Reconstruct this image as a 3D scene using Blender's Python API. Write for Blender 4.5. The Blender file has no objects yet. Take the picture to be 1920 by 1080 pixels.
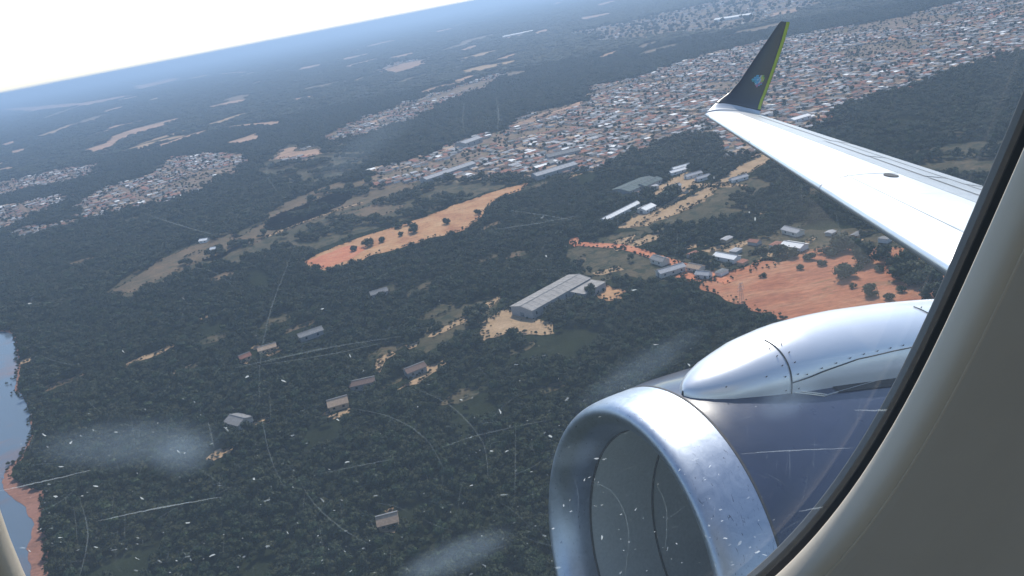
import bpy, bmesh, math, random
import numpy as np
from mathutils import Matrix, Vector, noise
random.seed(7); rng = np.random.default_rng(7)
S = bpy.context.scene
C = S.collection
R = math.radians

# ------------------------------------------------------------------ camera
ALT = 260.0                       # height above the ground
FPX = 1500.0                      # focal length in pixels of a 1920 px wide picture
PITCH = math.atan(541/1500); ROLL = math.atan(.1967)
CAM = np.array([0., 0., ALT])
_F = np.array([0, math.cos(PITCH), -math.sin(PITCH)]); _U = np.array([0, math.sin(PITCH), math.cos(PITCH)]); _R = np.array([1., 0, 0])
CX = math.cos(ROLL)*_R - math.sin(ROLL)*_U; CY = math.sin(ROLL)*_R + math.cos(ROLL)*_U; CF = _F
cd = bpy.data.cameras.new('camera'); cam = bpy.data.objects.new('camera', cd); C.objects.link(cam)
cd.sensor_width = 36; cd.lens = 36*FPX/1920; cd.clip_start = .01; cd.clip_end = 400000
cam.matrix_world = Matrix(((CX[0], CY[0], -CF[0], 0), (CX[1], CY[1], -CF[1], 0), (CX[2], CY[2], -CF[2], ALT), (0, 0, 0, 1)))
S.camera = cam
# ------------------------------------------------------------------ sky, sun, exposure
SUN_EL, SUN_AZ = 47.0, 14.0       # azimuth measured from the view direction (+Y) towards the right (+X)
w = bpy.data.worlds.new('World'); S.world = w; w.use_nodes = True
nt = w.node_tree; bg = nt.nodes['Background']
sky = nt.nodes.new('ShaderNodeTexSky'); sky.sky_type = 'NISHITA'; sky.sun_disc = False
sky.sun_elevation = R(SUN_EL); sky.sun_rotation = R(SUN_AZ); sky.altitude = 260
sky.air_density = 1.0; sky.dust_density = 0.25; sky.ozone_density = 1.0
nt.links.new(sky.outputs[0], bg.inputs[0]); bg.inputs[1].default_value = .15
sd = bpy.data.lights.new('sun', 'SUN'); sun = bpy.data.objects.new('sun', sd); C.objects.link(sun)
sd.energy = 4.0; sd.angle = R(.5); sd.color = (1, .94, .83)
_d = Vector((math.sin(R(SUN_AZ))*math.cos(R(SUN_EL)), math.cos(R(SUN_AZ))*math.cos(R(SUN_EL)), math.sin(R(SUN_EL))))
sun.rotation_euler = _d.to_track_quat('Z', 'Y').to_euler(); sun.location = (0, 0, ALT+60)
vs = S.view_settings; vs.view_transform = 'Standard'; vs.look = 'None'; vs.exposure = 0.36; vs.gamma = 1; vs.use_curve_mapping = False
S.cycles.max_bounces = 6; S.cycles.diffuse_bounces = 3; S.cycles.glossy_bounces = 3; S.cycles.transmission_bounces = 4
S.cycles.transparent_max_bounces = 16; S.cycles.volume_bounces = 0; S.cycles.use_denoising = True

# ------------------------------------------------------------------ helpers
def ray(u, v):
    return CX*(u-960)/FPX - CY*(v-540)/FPX + CF
def G(u, v, z=0.):
    """the point of the ground (height z) that the photograph shows at pixel u, v"""
    d = ray(u, v); t = (z-ALT)/d[2]
    return np.array([d[0]*t, d[1]*t])
def pix(P):
    P = np.atleast_2d(np.asarray(P, float)) - CAM; d = P@CF
    return np.stack([960+FPX*(P@CX)/d, 540-FPX*(P@CY)/d, d], 1)

def mesh(name, verts, faces, mats, mi=None, smooth=False):
    me = bpy.data.meshes.new(name); me.from_pydata([tuple(map(float, v)) for v in verts], [], [tuple(map(int, f)) for f in faces])
    for m in (mats if isinstance(mats, (list, tuple)) else [mats]): me.materials.append(m)
    if mi is not None: me.polygons.foreach_set('material_index', np.asarray(mi, dtype=np.int32))
    if smooth: me.polygons.foreach_set('use_smooth', np.ones(len(me.polygons), bool))
    me.update(); return me
def obj(name, me, parent=None, loc=None, rz=0., scale=None):
    o = bpy.data.objects.new(name, me); C.objects.link(o)
    if parent is not None: o.parent = parent
    if loc is not None: o.location = loc
    if rz: o.rotation_euler = (0, 0, rz)
    if scale is not None: o.scale = scale
    return o
def tag(o, label=None, cat=None, group=None, kind=None):
    if label: o['label'] = label
    if cat: o['category'] = cat
    if group: o['group'] = group
    if kind: o['kind'] = kind
    return o
def recalc(me):
    bm = bmesh.new(); bm.from_mesh(me); bmesh.ops.recalc_face_normals(bm, faces=bm.faces); bm.to_mesh(me); bm.free(); return me
class MB:
    def __init__(s): s.v = []; s.f = []; s.m = []
    def add(s, v, f, m=0):
        n = len(s.v); s.v += [tuple(x) for x in v]; s.f += [tuple(i+n for i in q) for q in f]; s.m += [m]*len(f)
    def box(s, x0, x1, y0, y1, z0, z1, m=0):
        s.add([(x0, y0, z0), (x1, y0, z0), (x1, y1, z0), (x0, y1, z0), (x0, y0, z1), (x1, y0, z1), (x1, y1, z1), (x0, y1, z1)],
              [(0, 3, 2, 1), (4, 5, 6, 7), (0, 1, 5, 4), (1, 2, 6, 5), (2, 3, 7, 6), (3, 0, 4, 7)], m)
    def bar(s, p, q, r0, r1=None, n=6, m=0):
        r1 = r0 if r1 is None else r1; p = Vector(p); q = Vector(q); d = (q-p).normalized()
        a = d.orthogonal().normalized(); b = d.cross(a)
        v = []
        for c, r in ((p, r0), (q, r1)):
            for k in range(n):
                t = 2*math.pi*k/n; v.append(c+a*math.cos(t)*r+b*math.sin(t)*r)
        s.add(v, [(k, (k+1) % n, n+(k+1) % n, n+k) for k in range(n)]+[tuple(range(n))[::-1], tuple(range(n, 2*n))], m)
    def build(s, name, mats, smooth=False): return mesh(name, s.v, s.f, mats, s.m, smooth)

# ------------------------------------------------------------------ materials
class N:
    def __init__(s, name):
        s.m = bpy.data.materials.new(name); s.m.use_nodes = True; s.t = s.m.node_tree; s.n = s.t.nodes; s.l = s.t.links
        s.b = s.n['Principled BSDF']; s.out = s.n['Material Output']
    def __call__(s, typ, **kw):
        n = s.n.new(typ)
        for k, v in kw.items():
            if k.startswith('i_'):
                key = k[2:]; n.inputs[int(key) if key.isdigit() else key.replace('_', ' ')].default_value = v
            else: setattr(n, k, v)
        return n
    def link(s, a, b): s.l.new(a, b)
    def coord(s, scale=1., kind='Object'):
        tc = s('ShaderNodeTexCoord'); mp = s('ShaderNodeMapping'); s.link(tc.outputs[kind], mp.inputs[0])
        mp.inputs['Scale'].default_value = (scale,)*3 if np.isscalar(scale) else scale
        return mp.outputs[0]
    def noise(s, scale, detail=5, rough=.6, co=None, dist=0.):
        n = s('ShaderNodeTexNoise'); n.inputs['Scale'].default_value = scale; n.inputs['Detail'].default_value = detail
        n.inputs['Roughness'].default_value = rough; n.inputs['Distortion'].default_value = dist
        if co is not None: s.link(co, n.inputs['Vector'])
        return n.outputs['Fac']
    def ramp(s, fac, stops, interp='LINEAR'):
        r = s('ShaderNodeValToRGB'); s.link(fac, r.inputs[0]); r.color_ramp.interpolation = interp
        e = r.color_ramp.elements
        while len(e) < len(stops): e.new(.5)
        for k, (p, c) in enumerate(stops):
            e[k].position = p; e[k].color = (*c, 1) if len(c) == 3 else c
        return r.outputs[0]
    def mix(s, fac, a, b, mode='MIX'):
        m = s('ShaderNodeMix', data_type='RGBA', blend_type=mode)
        for v, i in ((fac, m.inputs[0]), (a, m.inputs[6]), (b, m.inputs[7])):
            if hasattr(v, 'links') or isinstance(v, bpy.types.NodeSocket): s.link(v, i)
            elif isinstance(v, (tuple, list)): i.default_value = (*v, 1)
            else: i.default_value = v
        return m.outputs[2]
    def math(s, op, a, b=None, c=None, clamp=False):
        m = s('ShaderNodeMath', operation=op, use_clamp=clamp)
        for k, v in enumerate((a, b, c)):
            if v is None: continue
            if isinstance(v, bpy.types.NodeSocket): s.link(v, m.inputs[k])
            else: m.inputs[k].default_value = v
        return m.outputs[0]
    def bump(s, h, strength=.3, dist=.1):
        b = s('ShaderNodeBump'); b.inputs['Strength'].default_value = strength; b.inputs['Distance'].default_value = dist
        s.link(h, b.inputs['Height']); s.link(b.outputs[0], s.b.inputs['Normal'])
    def set(s, **kw):
        for k, v in kw.items():
            i = s.b.inputs[k.replace('_', ' ')]
            if isinstance(v, bpy.types.NodeSocket): s.link(v, i)
            else: i.default_value = (*v, 1) if isinstance(v, tuple) and len(v) == 3 else v
        return s

def m_earth(name, cols, scale=.02, stretch=(1, 1, 1), veg=None, vegcol=(.045, .05, .027), grass=.0, rot=.5):
    n = N(name); co = n.coord(stretch); mp = n('ShaderNodeMapping'); n.link(n('ShaderNodeTexCoord').outputs['Object'], mp.inputs[0]); mp.inputs['Rotation'].default_value = (0, 0, rot); mp.inputs['Scale'].default_value = (.12, 1, 1)
    a = n.noise(scale, 8, .65, co); c = n.ramp(a, [(.30, cols[0]), (.5, cols[1]), (.72, cols[2])])
    f = n.noise(scale*9, 6, .7, co); c = n.mix(.6, c, n.ramp(f, [(.3, (.5,)*3), (.7, (1.35,)*3)]), 'MULTIPLY')
    t = n.noise(scale*11, 5, .7, mp.outputs[0]); c = n.mix(.45, c, n.ramp(t, [(.36, (.55, .5, .48)), (.48, (1.,)*3), (.62, (1.3, 1.3, 1.25))]), 'MULTIPLY')
    if grass:
        g = n.noise(scale*1.7, 9, .75, co, .8); c = n.mix(n.ramp(g, [(grass, (0,)*3), (grass+.13, (.85,)*3)]), c, (.13, .115, .055))
    if veg is not None:
        g = n.noise(scale*2.3, 8, .7, co, .6); c = n.mix(n.ramp(g, [(veg, (0,)*3), (veg+.08, (1,)*3)]), c, vegcol)
    n.set(Base_Color=c, Roughness=.95, Specular_IOR_Level=.1); return n.m
M_ORANGE = m_earth('orange_earth', [(.27, .12, .06), (.37, .20, .10), (.42, .265, .145)], .03, grass=.58)
M_REDF = m_earth('red_ploughed_earth', [(.25, .092, .05), (.33, .135, .072), (.39, .21, .12)], .025, (.6, 1.3, 1), grass=.56, rot=-.35)
M_BROWN = m_earth('brown_grassland', [(.075, .060, .037), (.11, .082, .05), (.17, .108, .066)], .03, veg=.55)
M_DIRT = m_earth('red_dirt_road', [(.36, .13, .07), (.44, .17, .09), (.45, .22, .13)], .05)
M_TAN = m_earth('tan_yard', [(.25, .17, .10), (.32, .22, .13), (.37, .26, .165)], .05, grass=.57)
M_TOWN = m_earth('town_ground', [(.11, .09, .065), (.18, .13, .095), (.27, .165, .11)], .02, grass=.5, veg=.52, vegcol=(.045, .055, .032))
M_STREET = m_earth('dusty_street', [(.14, .10, .08), (.20, .14, .105), (.25, .16, .12)], .03)
M_FAR = m_earth('far_clearing', [(.22, .15, .10), (.34, .22, .15), (.40, .24, .17)], .006, veg=.62)

def m_ground():
    n = N('forest_floor'); co = n.coord(1.)
    a = n.noise(.0022, 10, .68, co); c = n.ramp(a, [(.3, (.014, .018, .010)), (.5, (.022, .028, .015)), (.66, (.038, .040, .022)), (.8, (.09, .07, .045))])
    b = n.noise(.05, 8, .75, co); c = n.mix(.7, c, n.ramp(b, [(.3, (.4,)*3), (.7, (1.4,)*3)]), 'MULTIPLY')
    n.set(Base_Color=c, Roughness=1., Specular_IOR_Level=.0); n.bump(b, .6, 6.); return n.m
M_GROUND = m_ground()
def m_water():
    n = N('muddy_pond_water'); co = n.coord(1.)
    a = n.noise(.012, 5, .6, co, .4); c = n.ramp(a, [(.50, (.085, .115, .15)), (.68, (.16, .09, .065))])
    n.set(Base_Color=c, Roughness=.12, IOR=1.33, Specular_IOR_Level=.5)
    n.bump(n.noise(.8, 4, .6, co), .12, .3); return n.m
M_WATER = m_water()
def m_leaf(name, c0, c1):
    n = N(name); oi = n('ShaderNodeObjectInfo'); co = n.coord(1.)
    a = n.noise(.45, 4, .7, co); c = n.ramp(a, [(.3, c0), (.7, c1)])
    v = n.ramp(oi.outputs['Random'], [(0, (.72, .78, .80)), (.35, (.92, .92, .9)), (.7, (1.05, 1.0, .92)), (1, (1.28, 1.15, .95))])
    n.set(Base_Color=n.mix(1., c, v, 'MULTIPLY'), Roughness=.7, Specular_IOR_Level=.15); return n.m
M_LEAF = [m_leaf('dark_leaves', (.013, .022, .010), (.032, .046, .018)), m_leaf('olive_leaves', (.016, .024, .010), (.044, .050, .020)), m_leaf('green_leaves', (.014, .026, .012), (.030, .054, .020))]
_n = N('bark'); _n.set(Base_Color=_n.ramp(_n.noise(3, 6, .7, _n.coord((1, 1, .2))), [(.3, (.06, .045, .03)), (.7, (.16, .12, .09))]), Roughness=.95); M_BARK = _n.m

def m_plain(name, col, rough=.6, metal=0., var=.18, scale=2., spec=.4, co_scale=1.):
    n = N(name); a = n.noise(scale, 6, .65, n.coord(co_scale)); c = n.mix(1., col, n.ramp(a, [(.3, (1-var,)*3), (.7, (1+var,)*3)]), 'MULTIPLY')
    n.set(Base_Color=c, Roughness=rough, Metallic=metal, Specular_IOR_Level=spec); return n.m
ROOFS = {'terracotta': m_plain('terracotta_tiles', (.25, .12, .085), .95, var=.3, scale=.9, spec=.1), 'brown': m_plain('brown_tiles', (.16, .11, .09), .95, var=.3, scale=.9, spec=.1),
         'grey': m_plain('grey_fibre_cement', (.19, .19, .19), .95, var=.25, scale=.7, spec=.1), 'pale grey': m_plain('pale_grey_metal_sheet', (.33, .33, .34), .85, var=.2, scale=.7, spec=.15),
         'white': m_plain('white_metal_sheet', (.70, .70, .69), .8, var=.1, scale=.7, spec=.15), 'tan': m_plain('tan_tiles', (.33, .24, .17), .95, var=.25, scale=.9, spec=.1),
         'weathered': m_plain('weathered_sheet', (.27, .255, .24), .85, var=.25, scale=.25, spec=.15),
         'grey-green': m_plain('grey_green_sheet', (.11, .135, .13), .9, var=.25, scale=.3, spec=.1)}
WALLS = [m_plain('pale_render', (.55, .50, .43), .9, var=.15), m_plain('white_render', (.72, .70, .66), .9, var=.12), m_plain('ochre_render', (.48, .33, .20), .9, var=.15), m_plain('grey_concrete', (.30, .29, .28), .9, var=.2)]
M_GLASSDK = m_plain('dark_window_glass', (.02, .025, .03), .15, var=.1)
M_DOOR = m_plain('metal_door', (.16, .17, .18), .5)
M_STEEL = m_plain('galvanised_steel', (.20, .20, .21), .5, .6)

# ------------------------------------------------------------------ the ground and its clearings
GS = 110000.0
gv, gf = [], []
xs = np.array([-GS, -40000, -12000, -4000, -1500, 0, 1500, 4000, 12000, 40000, GS]); ys = np.array([-GS, -20000, -3000, 0, 1000, 2500, 6000, 15000, 40000, GS])
for y in ys:
    for x in xs: gv.append((x, y, 0))
for j in range(len(ys)-1):
    for i in range(len(xs)-1): k = j*len(xs)+i; gf.append((k, k+1, k+len(xs)+1, k+len(xs)))
tag(obj('ground', mesh('ground', gv, gf, M_GROUND)), kind='structure')

def ragged(poly, amp, step, seed):
    """subdivide an outline on the ground and push its points about so that its edge is uneven"""
    out = []; n = len(poly)
    for i in range(n):
        a = poly[i]; b = poly[(i+1) % n]; L = np.linalg.norm(b-a); k = max(1, int(L/step))
        nn = np.array([-(b-a)[1], (b-a)[0]])/max(L, 1e-6)
        for j in range(k):
            p = a+(b-a)*j/k
            q = noise.noise((p[0]/step*.45+seed*7.1, p[1]/step*.45, seed))+.5*noise.noise((p[0]/step*1.1, p[1]/step*1.1+seed*3, seed))
            out.append(p+nn*amp*q)
    return np.array(out)
def inpoly(P, poly):
    x, y = P[:, 0], P[:, 1]; r = np.zeros(len(P), bool); n = len(poly); j = n-1
    bx = (x >= poly[:, 0].min()) & (x <= poly[:, 0].max()) & (y >= poly[:, 1].min()) & (y <= poly[:, 1].max())
    x, y = x[bx], y[bx]; rr = np.zeros(len(x), bool)
    for i in range(n):
        xi, yi, xj, yj = *poly[i], *poly[j]
        if yi != yj: rr ^= ((yi > y) != (yj > y)) & (x < (xj-xi)*(y-yi)/(yj-yi)+xi)
        j = i
    r[bx] = rr; return r
BCLEAR = []    # plots of buildings
BROWNP = []    # dry grassland with few trees
SPARSE = []    # polygons with clumps of trees
CLEAR = []     # polygons without forest
TOWNP = []     # polygons with houses
def sheet(name, px, mat, z=.25, amp=None, clear=True, seed=None, ground=False):
    P = np.array([G(*p) for p in px]) if not ground else np.array(px)
    d = np.linalg.norm(P.mean(0)); step = max(5., d*.007); amp = step*.9 if amp is None else amp*.7
    poly = ragged(P, amp, step, len(CLEAR)*1.3 if seed is None else seed)
    bm = bmesh.new(); vs_ = [bm.verts.new((x, y, 0)) for x, y in poly]; f = bm.faces.new(vs_)
    bm.normal_update()
    if f.normal.z < 0: f.normal_flip()
    bmesh.ops.triangulate(bm, faces=[f]); me = bpy.data.meshes.new(name); bm.to_mesh(me); bm.free(); me.materials.append(mat)
    o = obj(name, me, loc=(0, 0, z)); tag(o, kind='structure')
    if clear: (BROWNP if mat is M_BROWN else CLEAR).append(poly)
    return poly
def road(name, px, width, mat, z=.5, clear=True):
    P = [G(*p) for p in px]; L, Rr = [], []
    for i, p in enumerate(P):
        t = P[min(i+1, len(P)-1)]-P[max(i-1, 0)]; t = t/np.linalg.norm(t); n = np.array([-t[1], t[0]])
        ww = width*(.5+.12*noise.noise((i*1.7, 3.1, width))); L.append(p+n*ww); Rr.append(p-n*ww)
    v = [(x, y, z) for x, y in L+Rr]; k = len(P)
    o = obj(name, recalc(mesh(name, v, [(i, k+i, k+i+1, i+1) for i in range(k-1)], mat))); tag(o, kind='structure')
    if clear: CLEAR.append(np.array(L+Rr[::-1]))

# the pond at the left with its red mud bank
M_MUD = m_earth('red_mud', [(.16, .09, .07), (.22, .11, .08), (.25, .13, .10)], .05)
sheet('mud_bank', [(-260, 622), (0, 618), (28, 622), (38, 680), (32, 728), (57, 757), (64, 812), (44, 858), (22, 880), (26, 900), (80, 922), (84, 980), (90, 1030), (93, 1110), (93, 1180), (-260, 1180)], M_MUD, .2, amp=3)
sheet('pond', [(-260, 625), (0, 622), (25, 626), (35, 680), (29, 731), (54, 760), (61, 811), (41, 853), (14, 880), (8, 898), (12, 912), (52, 934), (76, 940), (80, 968), (66, 985), (70, 1000), (84, 1015), (88, 1080), (88, 1180), (-260, 1180)], M_WATER, .45, amp=3, clear=False)
sheet('mud_shallows', [(2, 896), (20, 902), (78, 926), (82, 975), (90, 1080), (60, 1090), (52, 1030), (64, 985), (46, 948), (12, 925)], M_MUD, .62, amp=3, clear=False)
# bare strips and fields
sheet('bare_strip', [(565, 492), (640, 458), (700, 438), (760, 420), (850, 386), (950, 352), (990, 342), (985, 352), (925, 376), (908, 404), (872, 432), (805, 448), (742, 468), (690, 482), (650, 496), (608, 508)], M_ORANGE)
sheet('field', [(1305, 537), (1370, 508), (1440, 483), (1500, 470), (1565, 462), (1700, 466), (1790, 480), (1830, 560), (1800, 640), (1640, 660), (1520, 625), (1440, 590), (1380, 570)], M_REDF)
sheet('brown_strip', [(205, 550), (300, 488), (380, 452), (440, 436), (448, 460), (385, 488), (320, 514), (235, 552)], M_BROWN)
sheet('brown_strip', [(440, 450), (520, 402), (600, 372), (655, 352), (690, 348), (640, 385), (560, 425), (470, 458)], M_BROWN)
sheet('brown_field', [(490, 405), (560, 368), (640, 340), (760, 338), (790, 352), (720, 372), (640, 396), (540, 430), (500, 432)], M_BROWN)
sheet('brown_field', [(640, 402), (700, 384), (760, 384), (740, 398), (680, 412)], M_BROWN)
sheet('yard', [(900, 607), (950, 574), (1010, 600), (1035, 604), (1040, 626), (1010, 632), (960, 624), (905, 640)], M_TAN)
sheet('bare_strip', [(800, 632), (860, 600), (905, 572), (935, 556), (938, 562), (905, 585), (880, 600), (840, 618), (812, 634)], M_TAN)
sheet('bare_patch', [(1115, 552), (1130, 534), (1175, 545), (1165, 560), (1135, 566)], M_ORANGE)
sheet('bare_patch', [(1063, 452), (1068, 446), (1090, 444), (1082, 462), (1074, 464)], M_DIRT)
sheet('bare_strip', [(1160, 428), (1185, 405), (1225, 390), (1265, 384), (1300, 365), (1345, 340), (1400, 302), (1440, 288), (1450, 300), (1390, 330), (1345, 352), (1320, 378), (1250, 410), (1215, 424)], M_TAN)
sheet('yard', [(1215, 372), (1240, 345), (1290, 322), (1320, 325), (1300, 345), (1385, 342), (1380, 350), (1290, 352), (1240, 372)], M_TAN)
road('dirt_road', [(1085, 458), (1120, 460), (1165, 463), (1200, 472), (1240, 486), (1290, 502), (1340, 520), (1370, 530)], 12, M_DIRT)
road('dirt_road', [(1190, 425), (1240, 392), (1290, 360), (1320, 347), (1365, 346), (1400, 349)], 7, M_TAN)
road('dirt_road', [(500, 445), (560, 420), (640, 392), (680, 380)], 7, M_TAN)
sheet('bare_patch', [(1140, 465), (1165, 447), (1192, 440), (1188, 455), (1160, 470)], M_TAN)
sheet('bare_patch', [(1070, 505), (1075, 492), (1100, 478), (1095, 495)], M_BROWN)
sheet('bare_patch', [(1265, 520), (1280, 510), (1340, 508), (1345, 524), (1300, 530)], M_DIRT)
sheet('bare_patch', [(1420, 492), (1440, 474), (1480, 466), (1510, 472), (1470, 490)], M_TAN)
for q in [[(700, 690), (708, 672), (735, 660), (742, 664), (722, 676), (712, 700)], [(448, 680), (470, 668), (468, 684)], [(490, 668), (520, 648), (532, 656), (500, 672)],
          [(385, 862), (405, 845), (440, 836), (430, 852), (392, 868)], [(760, 648), (785, 640), (782, 650), (768, 656)], [(470, 795), (500, 778), (512, 790), (485, 802)],
          [(600, 780), (615, 768), (618, 778)], [(715, 962), (740, 950), (735, 968)], [(612, 782), (655, 765), (660, 775), (620, 788)], [(712, 998), (748, 985), (740, 1000)],
          [(1110, 512), (1160, 500), (1170, 506), (1120, 518)], [(1315, 470), (1345, 460), (1370, 462), (1330, 474)], [(1278, 466), (1300, 456), (1325, 460), (1290, 468)],
          [(1350, 470), (1400, 450), (1410, 453), (1370, 474)], [(1565, 455), (1610, 446), (1620, 450), (1570, 462)], [(1500, 458), (1525, 444), (1530, 448), (1510, 462)]]:
    sheet('bare_patch', q, M_TAN, amp=1.5)
# rough grassland with clumps of trees, red earth at the end of the orange strip, grassy margins
M_OLIVE = m_earth('olive_rough_grass', [(.040, .040, .022), (.065, .056, .032), (.115, .085, .05)], .03, veg=.5, vegcol=(.022, .028, .014))
def rough(name, px):
    SPARSE.append(sheet(name, px, M_OLIVE, .16, clear=False))
rough('grassland', [(360, 490), (440, 440), (540, 382), (640, 345), (760, 335), (900, 338), (985, 338), (940, 352), (850, 382), (760, 412), (660, 442), (560, 480), (470, 492)])
rough('grassland', [(180, 560), (260, 505), (350, 462), (430, 430), (470, 452), (400, 492), (320, 525), (230, 562)])
rough('grassland', [(1040, 520), (1065, 470), (1140, 440), (1210, 432), (1190, 470), (1260, 480), (1330, 500), (1260, 530), (1150, 515)])
rough('grassland', [(1180, 425), (1240, 400), (1330, 360), (1420, 330), (1460, 350), (1400, 400), (1300, 420), (1230, 440)])
rough('grassland', [(1300, 480), (1380, 450), (1480, 432), (1620, 428), (1730, 460), (1690, 480), (1560, 470), (1440, 492), (1350, 515)])
rough('grassland', [(1640, 310), (1700, 285), (1790, 270), (1900, 262), (1920, 300), (1840, 330), (1720, 330)])
rough('grassland', [(1740, 250), (1790, 236), (1830, 238), (1800, 255)])
rough('grassland', [(480, 320), (540, 270), (640, 268), (700, 290), (640, 330), (560, 350)])
rough('grassland', [(780, 650), (820, 590), (900, 560), (950, 552), (920, 590), (850, 630), (800, 662)])
sheet('red_earth', [(572, 493), (610, 476), (650, 462), (690, 462), (670, 480), (640, 492), (606, 503)], M_DIRT, .42, clear=False)
_rm = random.Random(77)
for _ in range(74):
    u, v = _rm.uniform(20, 1860), _rm.uniform(300, 760)
    if v < 330-.12*u+60 or (u > 1180 and v > 500): continue
    c_ = G(u, v); L_ = _rm.uniform(9, 34); W_ = L_*_rm.uniform(.25, .6); az_ = _rm.uniform(.2, .9); pts = []
    for k in range(9):
        t = 2*math.pi*k/9; x_, y_ = math.cos(t)*L_*_rm.uniform(.5, 1.1), math.sin(t)*W_*_rm.uniform(.5, 1.1); pts.append((c_[0]+x_*math.cos(az_)-y_*math.sin(az_), c_[1]+x_*math.sin(az_)+y_*math.cos(az_)))
    P_ = sheet('clearing', pts, _rm.choice([M_OLIVE, M_OLIVE, M_OLIVE, M_BROWN, M_TAN]), .2, clear=False, ground=True)
    if L_ > 16: CLEAR.append(P_)
    else: SPARSE.append(P_)
# town grounds
def town(px, name, ground=True):
    if ground: TOWNP.append((name, sheet('town_ground', px, M_TOWN, .22, clear=False, amp=np.linalg.norm(np.mean([G(*p) for p in px if p[1] > 20], 0))*.03)))
    else: TOWNP.append((name, np.array([G(*p) for p in px])))
town([(690, 350), (700, 320), (800, 292), (880, 262), (960, 240), (985, 212), (1110, 190), (1100, 165), (1180, 150), (1300, 110), (1420, 80), (1520, 62), (1700, 30), (1800, 4), (1960, -40), (2300, -110), (2300, 40), (1960, 90), (1800, 132), (1700, 165), (1610, 190), (1530, 240), (1440, 300), (1390, 298), (1330, 250), (1250, 268), (1180, 290), (1130, 312), (1060, 322), (990, 335), (900, 338), (800, 340), (740, 352)], 'big right-hand town')
town([(1070, 62), (1180, 40), (1300, 12), (1420, -18), (1560, -48), (1700, -70), (1720, -40), (1560, 0), (1480, 28), (1380, 52), (1250, 66), (1150, 78)], 'far hazy town')
for q in [[(-60, 352), (60, 330), (172, 308), (182, 324), (100, 350), (-60, 380)], [(-60, 398), (60, 376), (132, 364), (122, 386), (20, 428), (-60, 445)],
          [(140, 392), (190, 352), (280, 330), (330, 292), (430, 286), (468, 304), (430, 335), (360, 366), (270, 392), (180, 408)], [(0, 446), (70, 422), (142, 410), (130, 426), (40, 452)]]:
    town(q, 'left hillside town')
for q in [[(505, 300), (530, 282), (605, 278), (585, 298), (545, 306)], [(700, 135), (740, 116), (800, 110), (790, 126), (735, 140)], [(1110, 182), (1180, 158), (1250, 142), (1240, 152), (1180, 172)]]:
    town(q, 'pale mid-distance town')
town([(605, 262), (640, 238), (720, 210), (800, 180), (870, 158), (945, 136), (930, 160), (860, 186), (820, 205), (760, 232), (700, 250), (640, 264)], 'pale mid-distance town')
town([(1180, 350), (1230, 320), (1300, 300), (1420, 262), (1470, 300), (1420, 340), (1330, 360), (1240, 400)], 'farm strip', False)
town([(1260, 480), (1340, 450), (1480, 425), (1640, 420), (1720, 455), (1640, 465), (1500, 470), (1440, 486), (1340, 520), (1270, 520)], 'hamlet above the red field', False)
road('red_dirt_road', [(1590, 190), (1640, 160), (1690, 125), (1740, 95), (1800, 62), (1880, 20)], 26, M_DIRT, clear=False)
road('dirt_road', [(1500, 250), (1530, 232), (1570, 205), (1600, 184)], 22, M_DIRT, clear=False)
sheet('town_square', [(1590, 80), (1650, 68), (1720, 58), (1710, 66), (1640, 82)], M_ORANGE, .4, clear=False)
# far clearings, thin streaks of bare land towards the horizon
for q in [[(150, 285), (200, 268), (205, 258), (250, 242), (330, 222), (335, 226), (270, 246), (225, 264), (200, 282), (165, 287)], [(0, 205), (60, 200), (160, 192), (240, 178), (255, 178), (170, 198), (60, 208)],
          [(250, 162), (330, 146), (335, 149), (262, 167)], [(390, 200), (440, 188), (462, 186), (455, 192), (400, 203)], [(410, 138), (460, 134), (462, 137), (415, 141)],
          [(465, 158), (500, 149), (502, 151), (470, 160)], [(550, 186), (590, 178), (585, 184), (555, 188)], [(690, 230), (720, 218), (740, 214), (700, 232)],
          [(420, 238), (470, 232), (530, 226), (520, 234), (430, 240)], [(425, 268), (480, 250), (486, 262), (440, 270)], [(515, 298), (530, 280), (552, 276), (555, 284), (610, 278), (605, 288), (545, 296)],
          [(720, 130), (770, 116), (800, 112), (790, 124), (740, 138)], [(730, 108), (775, 98), (778, 102), (740, 112)], [(940, 72), (980, 62), (984, 66), (948, 74)], [(1000, 62), (1025, 54), (1028, 58), (1005, 66)],
          [(1085, 34), (1140, 24), (1145, 28), (1095, 38)], [(1120, 8), (1155, 0), (1158, 3), (1125, 12)], [(810, 60), (850, 52), (852, 54), (815, 63)], [(860, 95), (890, 84), (895, 88), (868, 98)],
          [(640, 110), (690, 100), (692, 103), (645, 114)], [(560, 128), (600, 120), (602, 124), (565, 132)], [(930, 112), (965, 100), (970, 104), (938, 115)], [(20, 284), (45, 278), (46, 284), (24, 290)],
          [(960, 236), (1010, 215), (1030, 205), (1035, 212), (985, 236)], [(1000, 222), (1070, 198), (1090, 190), (1088, 198), (1020, 224)]]:
    sheet('far_clearing', q, M_FAR, .3)

_rs = random.Random(21)
for _ in range(64):
    u = _rs.uniform(-20, 1500); hz_y = 177-.1967*u; dy = 14+150*_rs.random()**1.4; v = hz_y+dy
    if v < 4: continue
    L_ = _rs.uniform(14, 55)*(.4+dy/150); th_ = _rs.uniform(1.2, 3.4)*(.35+dy/110); pts = []
    tl_ = -.1967-_rs.uniform(0, .16)
    for k in range(10):
        t = 2*math.pi*k/10; uu = math.cos(t)*L_*_rs.uniform(.6, 1.1); pts.append((u+uu, v+uu*tl_+math.sin(t)*th_*_rs.uniform(.5, 1.2)))
    sheet('far_clearing', pts, _rs.choice([M_FAR, M_FAR, M_TAN, M_TOWN]), .3)
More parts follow.
